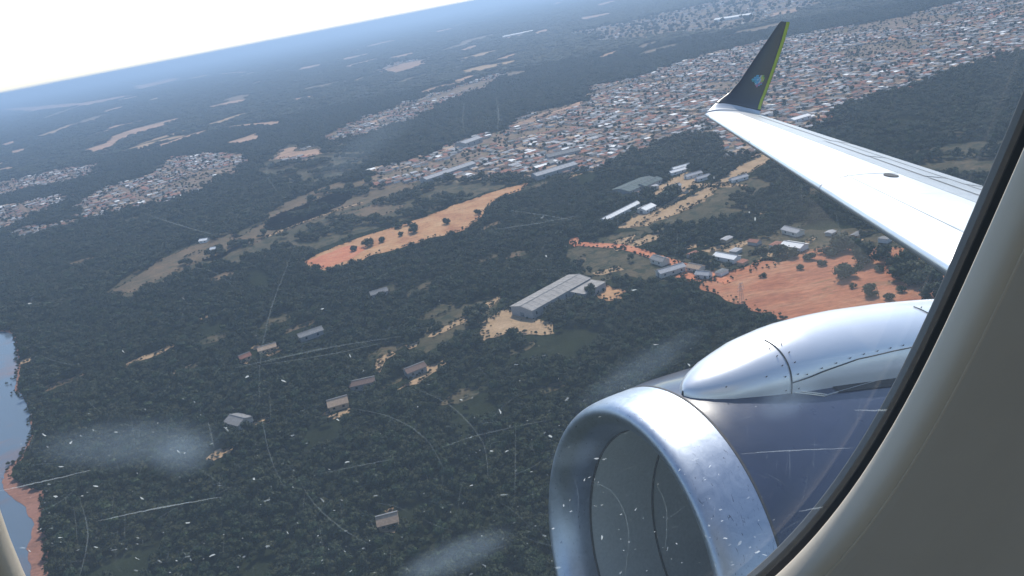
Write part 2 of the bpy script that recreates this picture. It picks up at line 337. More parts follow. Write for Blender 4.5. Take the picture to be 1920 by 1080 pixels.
# ------------------------------------------------------------------ trees
def make_crown(name, seed, mat, rx=3.6, rz=2.6, lobes=9, zc=6.2):
    r = random.Random(seed); b = MB()
    ico = bmesh.new(); bmesh.ops.create_icosphere(ico, subdivisions=1, radius=1); iv = [v.co.copy() for v in ico.verts]; fi = [tuple(v.index for v in f.verts) for f in ico.faces]; ico.free()
    for k in range(lobes):
        while True:
            p = Vector((r.uniform(-1, 1), r.uniform(-1, 1), r.uniform(-.8, 1)))
            if p.length < 1: break
        c = Vector((p.x*rx*.8, p.y*rx*.8, zc+p.z*rz*.75)); rad = r.uniform(1.35, 2.2)
        b.add([c+v*rad*r.uniform(.7, .95) for v in iv], fi)
        for q in range(46):
            d = Vector((r.gauss(0, 1), r.gauss(0, 1), r.gauss(.15, 1))).normalized(); pc = c+d*rad*r.uniform(.8, 1.18)
            t = (d+Vector((r.gauss(0, .6), r.gauss(0, .6), r.gauss(0, .6)))).normalized(); a = t.orthogonal().normalized(); a.rotate(Matrix.Rotation(r.uniform(0, 6.28), 3, t)); e = t.cross(a); s = r.uniform(.28, .62)
            b.add([pc+a*s, pc+e*s*.8, pc-a*s, pc-e*s*.8], [(0, 1, 2, 3)])
    return b.build(name, [mat])
def make_trunk(name, seed):
    r = random.Random(seed); b = MB(); x = y = 0; p = Vector((0, 0, -.3)); rr = .32
    for k in range(4):
        q = p+Vector((r.uniform(-.25, .25), r.uniform(-.25, .25), 1.45)); b.bar(p, q, rr, rr*.82, 7); p, rr = q, rr*.82
    for k in range(4):
        a = k*1.57+r.uniform(-.5, .5); b.bar(p-Vector((0, 0, r.uniform(.2, 1.6))), p+Vector((math.cos(a)*1.9, math.sin(a)*1.9, r.uniform(.6, 1.8))), rr*.7, .06, 5)
    return b.build(name, [M_BARK])
CROWNS = [make_crown('crown', 11+k, M_LEAF[k % 3], *[(3.6, 2.6, 9), (4.3, 2.2, 10), (3.0, 3.2, 8), (3.9, 2.8, 10), (3.3, 2.4, 8)][k]) for k in range(5)]
LOWC = [make_crown('crown', 51+k, M_LEAF[k % 3], 4.3, 2.6, 11, 3.6) for k in range(3)]
TRUNKS = [make_trunk('trunk', 31+k) for k in range(3)]
tree_n = 0; crown_objs = []
def tree(x, y, sc, label, group=None, rz=None, k=None, tall=1., low=False):
    global tree_n
    e = obj('tree', None, loc=(x, y, 0), rz=random.uniform(0, 6.28) if rz is None else rz, scale=(sc, sc, sc*tall)); e.empty_display_size = 1
    tag(e, label, 'tree', group); k = len(crown_objs) if not low and len(crown_objs) < 5 else tree_n % 5
    obj('trunk', TRUNKS[tree_n % 3], e, scale=(1, 1, .6) if low else None); co = obj('crown', LOWC[tree_n % 3] if low else CROWNS[k], e); tree_n += 1
    if not low and len(crown_objs) < 5: crown_objs.append(co)
    return e
# single trees that stand in the open
keep = []
for u, v, sc, lab in [(1585, 520, 2.1, 'large round dark tree alone in the middle of the red field'), (1630, 492, 2.5, 'broad dark tree at the top of the red field below the wing'),
        (1617, 482, 1.7, 'dark tree leaning on the broad one at the top of the red field'), (1517, 487, 1.2, 'round tree at the upper left edge of the red field'), (1540, 497, .9, 'small round bush-like tree inside the upper left of the red field'),
        (1581, 505, .9, 'small pale olive tree just behind the large lone field tree'), (1612, 505, .8, 'thin small tree right of the lone field tree'), (1650, 508, .9, 'small round tree on the bare ground right of the broad one'),
        (1634, 554, 1.4, 'oval dark tree in the lower right of the red field'), (1667, 562, .9, 'small upright tree beside the engine fairing in the red field'), (1745, 560, 1.5, 'tall dark tree at the right end of the red field'),
        (1698, 500, 2., 'dark tree at the right edge of the field, upper of a clump'), (1690, 520, 2.2, 'dark tree at the right edge of the field, left of a clump'), (1720, 522, 2.4, 'dark tree at the right edge of the field, middle of a clump'), (1745, 530, 2.2, 'dark tree at the right edge of the field, right of a clump'), (1708, 535, 1.6, 'dark tree at the right edge of the field, lowest of a clump'),
        (1582, 470, 2.2, 'dark tree at the top edge of the red field, left of two'), (1600, 468, 2., 'dark tree at the top edge of the red field, right of two'), (1460, 480, 1.8, 'wide tree beside the pale yard left of the red field'), (1480, 482, 1.5, 'tree between the pale yard and the red field'),
        (1500, 505, .7, 'tiny bush-like tree left inside the red field, below the edge trees'), (1560, 480, 1.2, 'tree at the top edge of the red field left of the pair'), (1545, 476, 1.1, 'small tree on the upper boundary of the red field'), (1660, 482, 1.6, 'dark tree right of the broad one at the field top'), (1672, 500, 1.3, 'tree between the broad one and the right-hand clump'), (1600, 540, .6, 'tiny tree below the large lone field tree'), (1690, 548, .8, 'small tree left of the tall one at the right end'), (1765, 545, 1.5, 'dark tree next to the window edge right of the tall one'), (1430, 520, .7, 'tiny tree near the left corner of the red field'),
        (776, 436, 1.7, 'round dark tree in the middle of the orange strip'), (752, 442, .9, 'small tree left of the round one on the orange strip'), (690, 462, 1.6, 'wide tree near the left end of the orange strip'), (716, 454, 1., 'small tree on the left part of the orange strip'),
        (838, 420, 1.2, 'tree at the lower edge of the orange strip'), (765, 422, 1.2, 'small tree on the upper edge of the orange strip'), (747, 428, 1.3, 'tree on the upper edge of the orange strip left of centre'), (897, 402, 1.1, 'small tree where the orange strip narrows'), (665, 470, 1., 'small tree at the red left end of the orange strip'),
        (878, 592, 1.3, 'small dark tree alone on the tan strip left of the warehouse'), (900, 590, 2.1, 'tall dark tree between the tan strip and the warehouse yard'), (896, 606, 1.9, 'dark tree left of the warehouse yard'),
        (585, 378, 2., 'dark tree on the brown field beyond the orange strip'), (496, 412, 2., 'dark tree at the left end of the brown field'), (655, 356, 2., 'dark tree on the upper brown field'), (690, 342, 1.8, 'dark tree at the far edge of the brown field'),
        (1228, 384, 2.2, 'dark tree behind the white house in the farmyard'), (1262, 372, 2.4, 'dark tree between the farm tracks'), (1245, 380, 2.2, 'dark tree left of the farm track junction'), (1355, 330, 2., 'dark tree beside the farm track before the wing')]:
    x, y = G(u, v); tree(x, y, sc*1.1, lab, 'single trees in the open', tall=random.uniform(.75, 1.0), low=True); keep.append((x, y))

# ------------------------------------------------------------------ houses
def gable(L, W, h, rise, roof, wall, over=.5, name='house'):
    """one small house: walls, gables and a two-slope roof with eaves, in one mesh"""
    b = MB(); x, y = L/2, W/2
    b.add([(-x, -y, 0), (x, -y, 0), (x, y, 0), (-x, y, 0), (-x, -y, h), (x, -y, h), (x, y, h), (-x, y, h), (-x, 0, h+rise), (x, 0, h+rise)],
          [(0, 1, 5, 4), (2, 3, 7, 6), (1, 2, 6, 9, 5), (3, 0, 4, 8, 7)], 0)
    ry = y+over; rz = h-rise*over/y; X = x+over
    for s in (-1, 1):
        v = [(-X, s*ry, rz+.05), (X, s*ry, rz+.05), (X, 0, h+rise+.05), (-X, 0, h+rise+.05)]
        b.add(v+[(a, c, z+.14) for a, c, z in v], [(0, 1, 2, 3), (4, 5, 6, 7), (0, 1, 5, 4), (1, 2, 6, 5), (2, 3, 7, 6), (3, 0, 4, 7)], 1)
    return b
def hip(L, W, h, rise, over=.5):
    b = MB(); x, y = L/2, W/2
    b.add([(-x, -y, 0), (x, -y, 0), (x, y, 0), (-x, y, 0), (-x, -y, h), (x, -y, h), (x, y, h), (-x, y, h)], [(0, 1, 5, 4), (1, 2, 6, 5), (2, 3, 7, 6), (3, 0, 4, 7)], 0)
    X, Y, r = x+over, y+over, max(.2, x-y)
    b.add([(-X, -Y, h), (X, -Y, h), (X, Y, h), (-X, Y, h), (-r, 0, h+rise), (r, 0, h+rise)], [(0, 1, 5, 4), (1, 2, 5), (2, 3, 4, 5), (3, 0, 4), (3, 2, 1, 0)], 1)
    return b
def mono(L, W, h, rise, over=.4):
    b = MB(); x, y = L/2, W/2
    b.add([(-x, -y, 0), (x, -y, 0), (x, y, 0), (-x, y, 0), (-x, -y, h), (x, -y, h), (x, y, h+rise), (-x, y, h+rise)], [(0, 1, 5, 4), (1, 2, 6, 5), (2, 3, 7, 6), (3, 0, 4, 7)], 0)
    X, Y = x+over, y+over
    v = [(-X, -Y, h+.03), (X, -Y, h+.03), (X, Y, h+rise+.1), (-X, Y, h+rise+.1)]
    b.add(v+[(a, c, z+.15) for a, c, z in v], [(3, 2, 1, 0), (4, 5, 6, 7), (0, 1, 5, 4), (1, 2, 6, 5), (2, 3, 7, 6), (3, 0, 4, 7)], 1)
    return b

# -- the buildings that stand out one by one, each with its parts
def building(px, L, W, h, rise, az, roof, wall, label, cat, name, windows=6, door=True, annex=None, ridge=True):
    if name not in ('warehouse', 'long_shed'): L, W = L*.78, W*.78
    x, y = G(*px); e = obj(name, None, loc=(x, y, 0), rz=az); tag(e, label, cat)
    b = MB(); X, Y = L/2, W/2
    b.add([(-X, -Y, 0), (X, -Y, 0), (X, Y, 0), (-X, Y, 0), (-X, -Y, h), (X, -Y, h), (X, Y, h), (-X, Y, h), (-X, 0, h+rise), (X, 0, h+rise)], [(0, 1, 5, 4), (2, 3, 7, 6), (1, 2, 6, 9, 5), (3, 0, 4, 8, 7), (3, 2, 1, 0)])
    obj('walls', b.build('walls', [wall]), e)
    ov = .8; ry = Y+ov; rz = h-rise*ov/Y; XX = X+ov
    for s in (-1, 1):
        b = MB(); v = [(-XX, s*ry, rz+.06), (XX, s*ry, rz+.06), (XX, 0, h+rise+.06), (-XX, 0, h+rise+.06)]
        b.add(v+[(a, c, z+.2) for a, c, z in v], [(0, 1, 2, 3), (4, 5, 6, 7), (0, 1, 5, 4), (1, 2, 6, 5), (2, 3, 7, 6), (3, 0, 4, 7)])
        ro = obj('roof_slope', recalc(b.build('roof_slope', [ROOFS[roof]])), e)
        if L > 30:
            b = MB(); n = int(L/6)
            for k in range(n+1):
                xx = -X+k*L/n; b.bar((xx, s*ry, rz+.3), (xx, s*.2, h+rise+.3), .12, .12, 4)
            rb = obj('sheet_joints', b.build('sheet_joints', [ROOFS[roof]]), ro); tag(rb, kind='stuff')
    if ridge:
        b = MB(); b.box(-XX, XX, -.5, .5, h+rise+.27, h+rise+.5); obj('ridge_cap', b.build('ridge_cap', [ROOFS['grey']]), e)
    for s in (-1, 1):
        for k in range(windows//2):
            xx = -X+(k+.5)*L/(windows//2); b = MB(); b.box(xx-.9, xx+.9, s*Y-.04, s*Y+.04, h*.35, h*.7); obj('window', b.build('window', [M_GLASSDK]), e)
    if door:
        b = MB(); dw = min(2.4, W*.14); b.box(-X-.06, -X+.05, -dw, dw, 0, min(h*.8, 4.2)); obj('door', b.build('door', [M_DOOR]), e)
    if annex:
        ax0, ax1, ay0, ay1, ah = annex; b = MB(); b.box(ax0, ax1, ay0, ay1, 0, ah); obj('annex', b.build('annex', [wall]), e)
        b = MB(); b.box(ax0-.4, ax1+.4, ay0-.4, ay1+.4, ah+.02, ah+.3); obj('annex_roof', b.build('annex_roof', [ROOFS[roof]]), e)
    BCLEAR.append(np.array([(x+math.cos(az)*a*(X+3)-math.sin(az)*c*(Y+3), y+math.sin(az)*a*(X+3)+math.cos(az)*c*(Y+3)) for a, c in ((-1, -1), (1, -1), (1, 1), (-1, 1))]))
    return e
def azl(p, q): a, b = G(*p), G(*q); return math.atan2(b[1]-a[1], b[0]-a[0])
def dist(p, q): return float(np.linalg.norm(G(*p)-G(*q)))
_w0, _w1 = (985, 590), (1092, 530)
wa = azl(_w0, _w1); wl = dist(_w0, _w1)
print('warehouse length', wl, 'range', np.linalg.norm(G(*_w0)))
building((1036, 563), wl, wl*.34, 8, 2.2, wa, 'weathered', WALLS[3], 'huge grey metal warehouse with an L-shaped end among trees', 'warehouse', 'warehouse', windows=16, annex=(wl*.12, wl*.5, -wl*.40, -wl*.171, 6.5))
building((1163, 402), dist((1130, 418), (1195, 385)), 10, 4, 2, azl((1130, 418), (1195, 385)), 'white', WALLS[1], 'very long narrow white shed beside the farm clearing', 'shed', 'long_shed', 10)
building((1212, 396), 24, 18, 4.5, 2.5, azl((1205, 400), (1225, 390)), 'white', WALLS[1], 'white farmhouse standing on the tan clearing', 'house', 'farmhouse', 6)
building((1192, 354), 74, 40, 6, 2.5, azl((1170, 362), (1212, 344)), 'grey-green', WALLS[3], 'wide grey-green roofed shed behind the long white shed', 'shed', 'farm_shed', 8)
building((1218, 350), 44, 20, 6, 2.5, azl((1205, 356), (1232, 344)), 'grey-green', WALLS[3], 'smaller grey-green shed right of the wide one', 'shed', 'farm_shed', 6)
for px, L, lab in [((1277, 318), 46, 'white shed in the farm row, uppermost of three'), ((1270, 325), 40, 'white shed in the farm row, lowest of three'), ((1300, 332), 40, 'pale shed right of the white farm sheds by the track'), ((1318, 337), 34, 'short pale shed next to the track junction'), ((1385, 339), 40, 'pale roofed shed at the right end of the farm track'), ((1262, 355), 34, 'pale roofed barn between the farm tracks')]:
    building(px, L*.72, 11, 4, 2, azl((1250, 330), (1300, 316)), 'white' if 'farm row' in lab else 'pale grey', WALLS[1], lab, 'shed', 'white_shed', 4)
building((1364, 488), 30, 13, 4.5, 2, azl((1350, 486), (1382, 492)), 'white', WALLS[1], 'bright white roofed house left of the red field', 'house', 'house', 4)
building((1490, 467), 26, 16, 4.5, 2, azl((1478, 466), (1503, 470)), 'white', WALLS[1], 'white roofed house at the upper edge of the red field', 'house', 'house', 4)
building((1487, 439), 26, 12, 4.5, 2, azl((1476, 437), (1500, 443)), 'pale grey', WALLS[0], 'pale roofed house near the wing above the red field', 'house', 'house', 4)
building((1258, 513), 32, 13, 5, 2, azl((1240, 518), (1280, 506)), 'pale grey', WALLS[0], 'grey roofed shed below the red dirt road', 'shed', 'shed', 6)
building((1238, 494), 22, 12, 5, 2, azl((1230, 490), (1256, 498)), 'grey', WALLS[0], 'dull grey shed on the red dirt road bend', 'shed', 'shed', 4)
building((1305, 507), 18, 12, 4, 2, azl((1295, 506), (1316, 510)), 'tan', WALLS[0], 'tan roofed house on the red dirt junction', 'house', 'house', 4)
building((1320, 520), 16, 10, 4, 2, azl((1310, 519), (1330, 521)), 'pale grey', WALLS[1], 'small pale roofed house at the lower end of the red dirt road', 'house', 'house', 4)
building((1040, 326), 90, 26, 7, 3, azl((1022, 332), (1062, 320)), 'pale grey', WALLS[3], 'long pale grey hall at the near edge of the town', 'hall', 'hall', 6)
building((1056, 294), 70, 30, 7, 3, azl((1044, 296), (1070, 290)), 'grey', WALLS[3], 'grey hall inside the town above the long pale one', 'hall', 'hall', 6)
building((842, 328), 130, 26, 7, 3, azl((815, 336), (868, 318)), 'pale grey', WALLS[3], 'very long pale hall in the middle of the town edge', 'hall', 'hall', 6)
building((880, 272), 60, 40, 9, 3, azl((870, 276), (892, 268)), 'pale grey', WALLS[3], 'pale block-shaped hall at the left end of the town', 'hall', 'hall', 6)
building((1498, 227), 42, 22, 6, 2, azl((1485, 230), (1512, 222)), 'white', WALLS[1], 'bright white hall just behind the wing tip', 'hall', 'hall', 6)
building((1375, 36), 190, 60, 10, 4, azl((1355, 39), (1395, 33)), 'white', WALLS[1], 'bright white hall far away left of the winglet top', 'hall', 'hall', 6)
building((971, 66), 260, 70, 10, 4, azl((950, 70), (990, 62)), 'white', WALLS[1], 'white hall streak in the far haze at the top', 'hall', 'hall', 4)
building((450, 796), 22, 17, 4.5, 2.5, azl((435, 792), (466, 800)), 'grey', WALLS[0], 'grey roofed house alone in the forest at lower left', 'house', 'house', 4)
building((636, 763), 18, 14, 4.5, 3, azl((620, 768), (655, 758)), 'tan', WALLS[2], 'tan roofed house alone in the forest, brightest of the lower left', 'house', 'house', 4)
building((730, 984), 14, 11, 4, 3, azl((715, 988), (746, 980)), 'tan', WALLS[2], 'tan gabled house alone in the forest at the bottom', 'house', 'house', 4)
building((503, 658), 20, 12, 4, 2, azl((495, 662), (530, 652)), 'tan', WALLS[2], 'pair-like tan house in the forest below the orange strip', 'house', 'house', 4)
building((461, 675), 12, 9, 4, 2, azl((455, 678), (470, 672)), 'terracotta', WALLS[2], 'small terracotta house left of the tan forest house', 'house', 'house', 4)
building((584, 632), 28, 14, 5, 2, azl((565, 640), (605, 626)), 'grey', WALLS[3], 'faint grey shed among trees in the left forest', 'shed', 'shed', 4)
building((712, 555), 22, 14, 5, 2, azl((698, 558), (726, 550)), 'grey', WALLS[3], 'faint grey house among trees left of the warehouse', 'house', 'house', 4)
building((780, 700), 20, 13, 5, 2, azl((765, 705), (798, 692)), 'brown', WALLS[3], 'dull brown shed in the forest below the warehouse', 'shed', 'shed', 4)
building((682, 726), 24, 12, 5, 2, azl((665, 730), (700, 722)), 'brown', WALLS[3], 'dull brown long house in the forest under the tan strip', 'house', 'house', 4)
building((384, 454), 16, 12, 4, 2, azl((375, 455), (395, 452)), 'white', WALLS[1], 'small white house at the end of the brown strip', 'house', 'house', 4)
building((404, 470), 14, 10, 4, 2, azl((395, 471), (412, 468)), 'white', WALLS[1], 'small white house at the lower edge of the brown strip', 'house', 'house', 4)

# -- the towns: houses in rows
cand = []    # x, y, L, W, h, rise, az, roof, wall, type, town
rk = ['terracotta', 'brown', 'grey', 'pale grey', 'white', 'tan']; rp = [.23, .22, .21, .16, .035, .145]
for ti, (tn, poly) in enumerate(TOWNP):
    tz, thr = {'big right-hand town': (0, -.36), 'far hazy town': (1, -.05), 'left hillside town': (2, -.34), 'pale mid-distance town': (3, -.3), 'farm strip': (4, .12), 'hamlet above the red field': (5, .15)}[tn]
    az = [.42, .40, .55, .45, .5, .6][tz]; ca, sa = math.cos(az), math.sin(az)
    far = np.linalg.norm(poly.mean(0)); sx, sy = (14.5, 14.) if tz < 4 else (24., 26.)
    if tz in (1,): sx, sy = 26., 34.
    if tz in (3,): sx, sy = 18., 22.
    if tz in (2,): sx, sy = 15., 19.
    q = np.stack([poly[:, 0]*ca+poly[:, 1]*sa, -poly[:, 0]*sa+poly[:, 1]*ca], 1)
    gx, gy = np.meshgrid(np.arange(q[:, 0].min(), q[:, 0].max(), sx), np.arange(q[:, 1].min(), q[:, 1].max(), sy))
    # houses stand back to back in pairs of rows, with a street on the other side
    ii, jj = np.meshgrid(np.arange(gx.shape[1]), np.arange(gx.shape[0]))
    gy = gy+np.where(jj % 2 == 0, 1.8, -1.8); ok = (ii % 10) != 0
    stv, stf = [], []
    for y_ in np.arange(q[:, 1].min(), q[:, 1].max(), sy)[1::2]:
        yy = y_+sy/2; xs2 = np.arange(q[:, 0].min(), q[:, 0].max(), 12.); pw = np.stack([xs2*ca-yy*sa, xs2*sa+yy*ca], 1); ins = inpoly(pw, poly)
        for k in range(len(xs2)-1):
            if ins[k] and ins[k+1]:
                n_ = len(stv)
                for xx, dy in ((xs2[k], -2.4), (xs2[k+1], -2.4), (xs2[k+1], 2.4), (xs2[k], 2.4)): stv.append((xx*ca-(yy+dy)*sa, xx*sa+(yy+dy)*ca, .5))
                stf.append((n_, n_+1, n_+2, n_+3))
    for x_ in np.arange(q[:, 0].min(), q[:, 0].max(), sx)[::10]:
        ys2 = np.arange(q[:, 1].min(), q[:, 1].max(), 12.); pw = np.stack([x_*ca-ys2*sa, x_*sa+ys2*ca], 1); ins = inpoly(pw, poly)
        for k in range(len(ys2)-1):
            if ins[k] and ins[k+1]:
                n_ = len(stv)
                for dx, yy in ((-2.8, ys2[k]), (2.8, ys2[k]), (2.8, ys2[k+1]), (-2.8, ys2[k+1])): stv.append(((x_+dx)*ca-yy*sa, (x_+dx)*sa+yy*ca, .56))
                stf.append((n_, n_+1, n_+2, n_+3))
    if tz < 4: tag(obj('streets', mesh('streets', stv, stf, M_STREET)), kind='structure')
    P = np.stack([gx[ok], gy[ok]], 1); P += rng.uniform(-2.2, 2.2, P.shape)
    Wd = np.stack([P[:, 0]*ca-P[:, 1]*sa, P[:, 0]*sa+P[:, 1]*ca], 1); Wd = Wd[inpoly(Wd, poly)]
    for c in CLEAR+BCLEAR: Wd = Wd[~inpoly(Wd, c)]
    pr = np.array([noise.noise((x/260., y/260., 4.2+tz))+.35*noise.noise((x/70., y/70., 1.)) for x, y in Wd]) if len(Wd) else np.zeros(0)
    Wd = Wd[pr > thr]
    pp = pix(np.c_[Wd, np.zeros(len(Wd))]); Wd = Wd[(pp[:, 0] > -80) & (pp[:, 0] < 2000) & (pp[:, 1] > -20)]
    for x, y in Wd:
        if random.random() < .13: continue
        big = random.random() < .05; L = random.uniform(9, 14.5)*(1.8 if big else 1); W = random.uniform(7.5, 10.5)*(1.4 if big else 1)
        if tz > 3: L, W = L*.75, W*.75
        cand.append((x, y, L, W, random.uniform(2.9, 3.8), random.uniform(.7, 1.6), az+(math.pi/2 if random.random() < .35 else 0)+random.uniform(-.05, .05), rng.choice(rk, p=rp), random.randrange(4), random.choice('gghm'), tn))
print('houses', len(cand))
hx = np.array([(c[0], c[1]) for c in cand if c[10] in ('farm strip', 'hamlet above the red field')])
sizes = np.array([c[2]*c[3] for c in cand])**.5; pp = pix([(c[0], c[1], 2.) for c in cand]); app = sizes/pp[:, 2]
hidden = (pp[:, 0] < 4) | (pp[:, 0] > 1916) | (pp[:, 1] < 4)
def below(a, b): return (pp[:, 1] - (a[1]+(pp[:, 0]-a[0])*(b[1]-a[1])/(b[0]-a[0])))
hidden |= (pp[:, 0] > 1325) & (below((1430, 218), (1863, 357)) > -4) & (below((1330, 225), (1797, 517)) < 4)
app[hidden] = 0
NIND = 262
top = set(np.argsort(-app)[:NIND].tolist())
ORD = ['leftmost', 'second', 'third', 'fourth', 'fifth', 'sixth', 'seventh', 'eighth', 'ninth', 'tenth', 'eleventh', 'twelfth', 'thirteenth', 'fourteenth', 'fifteenth', 'sixteenth', 'seventeenth', 'eighteenth', 'nineteenth', 'twentieth']
def ordn(k):
    if k < 20: return ORD[k]
    s = k+1; return f"{s}{ {1:'st',2:'nd',3:'rd'}.get(s%10 if s//10%10!=1 else 0,'th') }"
TY = {'g': 'gabled', 'h': 'hipped', 'm': 'lean-to'}
def shape(c): return {'g': lambda: gable(c[2], c[3], c[4], c[5], 0, 0), 'h': lambda: hip(c[2], c[3], c[4], c[5]), 'm': lambda: mono(c[2], c[3], c[4], c[5]*.6)}[c[9]]()
buckets = {}
for i in sorted(top, key=lambda i: pp[i, 0]):
    c = cand[i]; big = 'big ' if c[2] > 15 else ''; key = (c[10], big, c[7], c[9])
    k = buckets.get(key, 0); buckets[key] = k+1
    o = obj('house', recalc(shape(c).build('house', [WALLS[c[8]], ROOFS[c[7]]])), loc=(c[0], c[1], 0), rz=c[6])
    where = 'leftmost of its kind' if k == 0 else f'{ordn(k)} such from the left'
    tag(o, f'{big}{c[7]} {TY[c[9]]} house in the {c[10]}, {where}', 'house', 'houses of the towns')
rest = MB(); order = rk; matlist = WALLS+[ROOFS[r] for r in rk]
for i, c in enumerate(cand):
    if i in top: continue
    b = shape(c); ca, sa = math.cos(c[6]), math.sin(c[6]); n0 = len(rest.v)
    rest.v += [(c[0]+x*ca-y*sa, c[1]+x*sa+y*ca, z) for x, y, z in b.v]; rest.f += [tuple(j+n0 for j in f) for f in b.f]; rest.m += [c[8] if m == 0 else 4+rk.index(c[7]) for m in b.m]
tag(obj('town_houses', rest.build('town_houses', matlist)), 'mass of small roofs filling the hazy towns behind the winglet', 'houses', kind='stuff')

# -- lattice power pylon in the red field
def pylon(px, h, label):
    x, y = G(*px); e = obj('power_pylon', None, loc=(x, y, 0), rz=.5); tag(e, label, 'pylon')
    cs = [(-1, -1), (1, -1), (1, 1), (-1, 1)]
    def hw(z): return 1.7*(1-z/h)**1.0*.8+.3
    for sx, sy in cs:
        b = MB(); b.bar((sx*hw(0), sy*hw(0), 0), (sx*hw(h*.95), sy*hw(h*.95), h*.95), .09, .06, 4); obj('leg', b.build('leg', [M_STEEL]), e)
    b = MB(); zs = [h*k/9 for k in range(9)]
    for z0, z1 in zip(zs, zs[1:]+[h*.95]):
        for k in range(4):
            p, q = cs[k], cs[(k+1) % 4]
            b.bar((p[0]*hw(z0), p[1]*hw(z0), z0), (q[0]*hw(z1), q[1]*hw(z1), z1), .035, .035, 4); b.bar((q[0]*hw(z0), q[1]*hw(z0), z0), (p[0]*hw(z1), p[1]*hw(z1), z1), .035, .035, 4)
    obj('lattice', b.build('lattice', [M_STEEL]), e)
    for zf, w_ in ((.68, 3.4), (.8, 3.), (.92, 2.6)):
        b = MB(); z = h*zf
        for s in (-1, 1):
            for d in (-.3, .3): b.bar((s*.4, d, z), (s*w_, 0, z+.2), .09, .06, 4)
            b.bar((s*.4, 0, z+1.4), (s*w_, 0, z+.25), .07, .05, 4); b.bar((s*w_, 0, z+.2), (s*w_, 0, z-1.6), .09, .09, 5)
        obj('crossarm', b.build('crossarm', [M_STEEL]), e)
pylon((1392, 575), 21, 'thin steel lattice power pylon at the lower left of the red field')

# ------------------------------------------------------------------ the forest
def scatter(r0, r1, step, jit):
    x1 = r1*.80; xs_ = np.arange(-x1, x1, step); ys_ = np.arange(r0*.6, r1, step*.87); gx, gy = np.meshgrid(xs_, ys_); gx = gx+(np.arange(len(ys_)) % 2)[:, None]*step*.5
    P = np.stack([gx.ravel(), gy.ravel()], 1)+rng.uniform(-jit, jit, (gx.size, 2)); r = np.hypot(P[:, 0], P[:, 1])
    ok = (r >= r0) & (r < r1); P = P[ok]; p = pix(np.c_[P, np.full(len(P), 6.)])
    return P[(p[:, 0] > -260) & (p[:, 0] < 2180) & (p[:, 1] < 1330) & (p[:, 1] > -240)]
Z1 = scatter(240, 1100, 5.7, 2.2); Z2 = scatter(1100, 3000, 8.6, 3.6); Z3 = scatter(3000, 11000, 26, 11)
def PN(P, thr=.45):      # open ground between clumps of trees
    return (np.sin(P[:, 0]/23.+1.7*np.sin(P[:, 1]/31.))+np.sin(P[:, 1]/19.+1.3*np.sin(P[:, 0]/41.))+.8*np.sin((P[:, 0]+P[:, 1])/9.)) < thr
def prep(P, s0, s1, thin_town, zs):
    m = np.ones(len(P), bool)
    rr = np.hypot(P[:, 0], P[:, 1])[:, None]; sh = P/rr*np.minimum(7.5*rr/ALT, 45.)   # trees stand back from the near edge of a clearing by about their height
    for c in CLEAR: m &= ~(inpoly(P, c) | inpoly(P+sh*.5, c) | inpoly(P+sh, c))
    for c in BCLEAR: m &= ~(inpoly(P, c) | inpoly(P+sh*.45, c))
    for c in BROWNP: m &= ~((inpoly(P, c) | inpoly(P+sh*.8, c)) & PN(P, 1.35))
    for c in SPARSE: m &= ~((inpoly(P, c) | inpoly(P+sh*.8, c)) & PN(P))
    P = P[m]; t = np.zeros(len(P), bool)
    for n_, c in TOWNP:
        if n_ not in ('farm strip', 'hamlet above the red field'): t |= inpoly(P, c)
    m = ~t | (rng.random(len(P)) < thin_town); P = P[m]; t = t[m]
    gapn = np.array([noise.noise((x/55., y/55., 3.3)) for x, y in P]); k_ = ~(gapn > .50); P, t, gapn = P[k_], t[k_], gapn[k_]; s = (s0+(s1-s0)*rng.beta(1.6, 2.2, len(P)))*(1-.35*gapn)*np.where(t, .55, 1.); return P, s, s*np.where(t, .9, zs)*rng.uniform(.8, 1.25, len(P))
A = [prep(Z1, .42, 1.38, .12, .9), prep(Z2, .75, 1.8, .2, .75), prep(Z3, 2.2, 5.2, .2, .30)]
# low shrubs that blur the margins of the clearings
shr = []
for c in CLEAR+BROWNP:
    d0 = np.linalg.norm(c.mean(0))
    if d0 > 2600: continue
    for k in range(len(c)):
        a, b_ = c[k], c[(k+1) % len(c)]; L_ = np.linalg.norm(b_-a); inn = c.mean(0)-a; inn = inn/max(np.linalg.norm(inn), 1e-6)
        for q_ in range(int(L_/2.6)+1):
            if random.random() < .72: shr.append(a+(b_-a)*random.random()+inn*abs(random.gauss(0, 3.2))+rng.uniform(-1, 1, 2))
shr = np.array(shr); shr_s = rng.uniform(.10, .42, len(shr)); A.append((shr, shr_s, shr_s*.8)); print('shrubs', len(shr))
P = np.concatenate([a[0] for a in A]); sc = np.concatenate([a[1] for a in A]); sz = np.concatenate([a[2] for a in A])
for kx, ky in keep:
    m = np.hypot(P[:, 0]-kx, P[:, 1]-ky) > 7; P, sc, sz = P[m], sc[m], sz[m]
for kx, ky in hx:
    m = np.hypot(P[:, 0]-kx, P[:, 1]-ky) > 9; P, sc, sz = P[m], sc[m], sz[m]
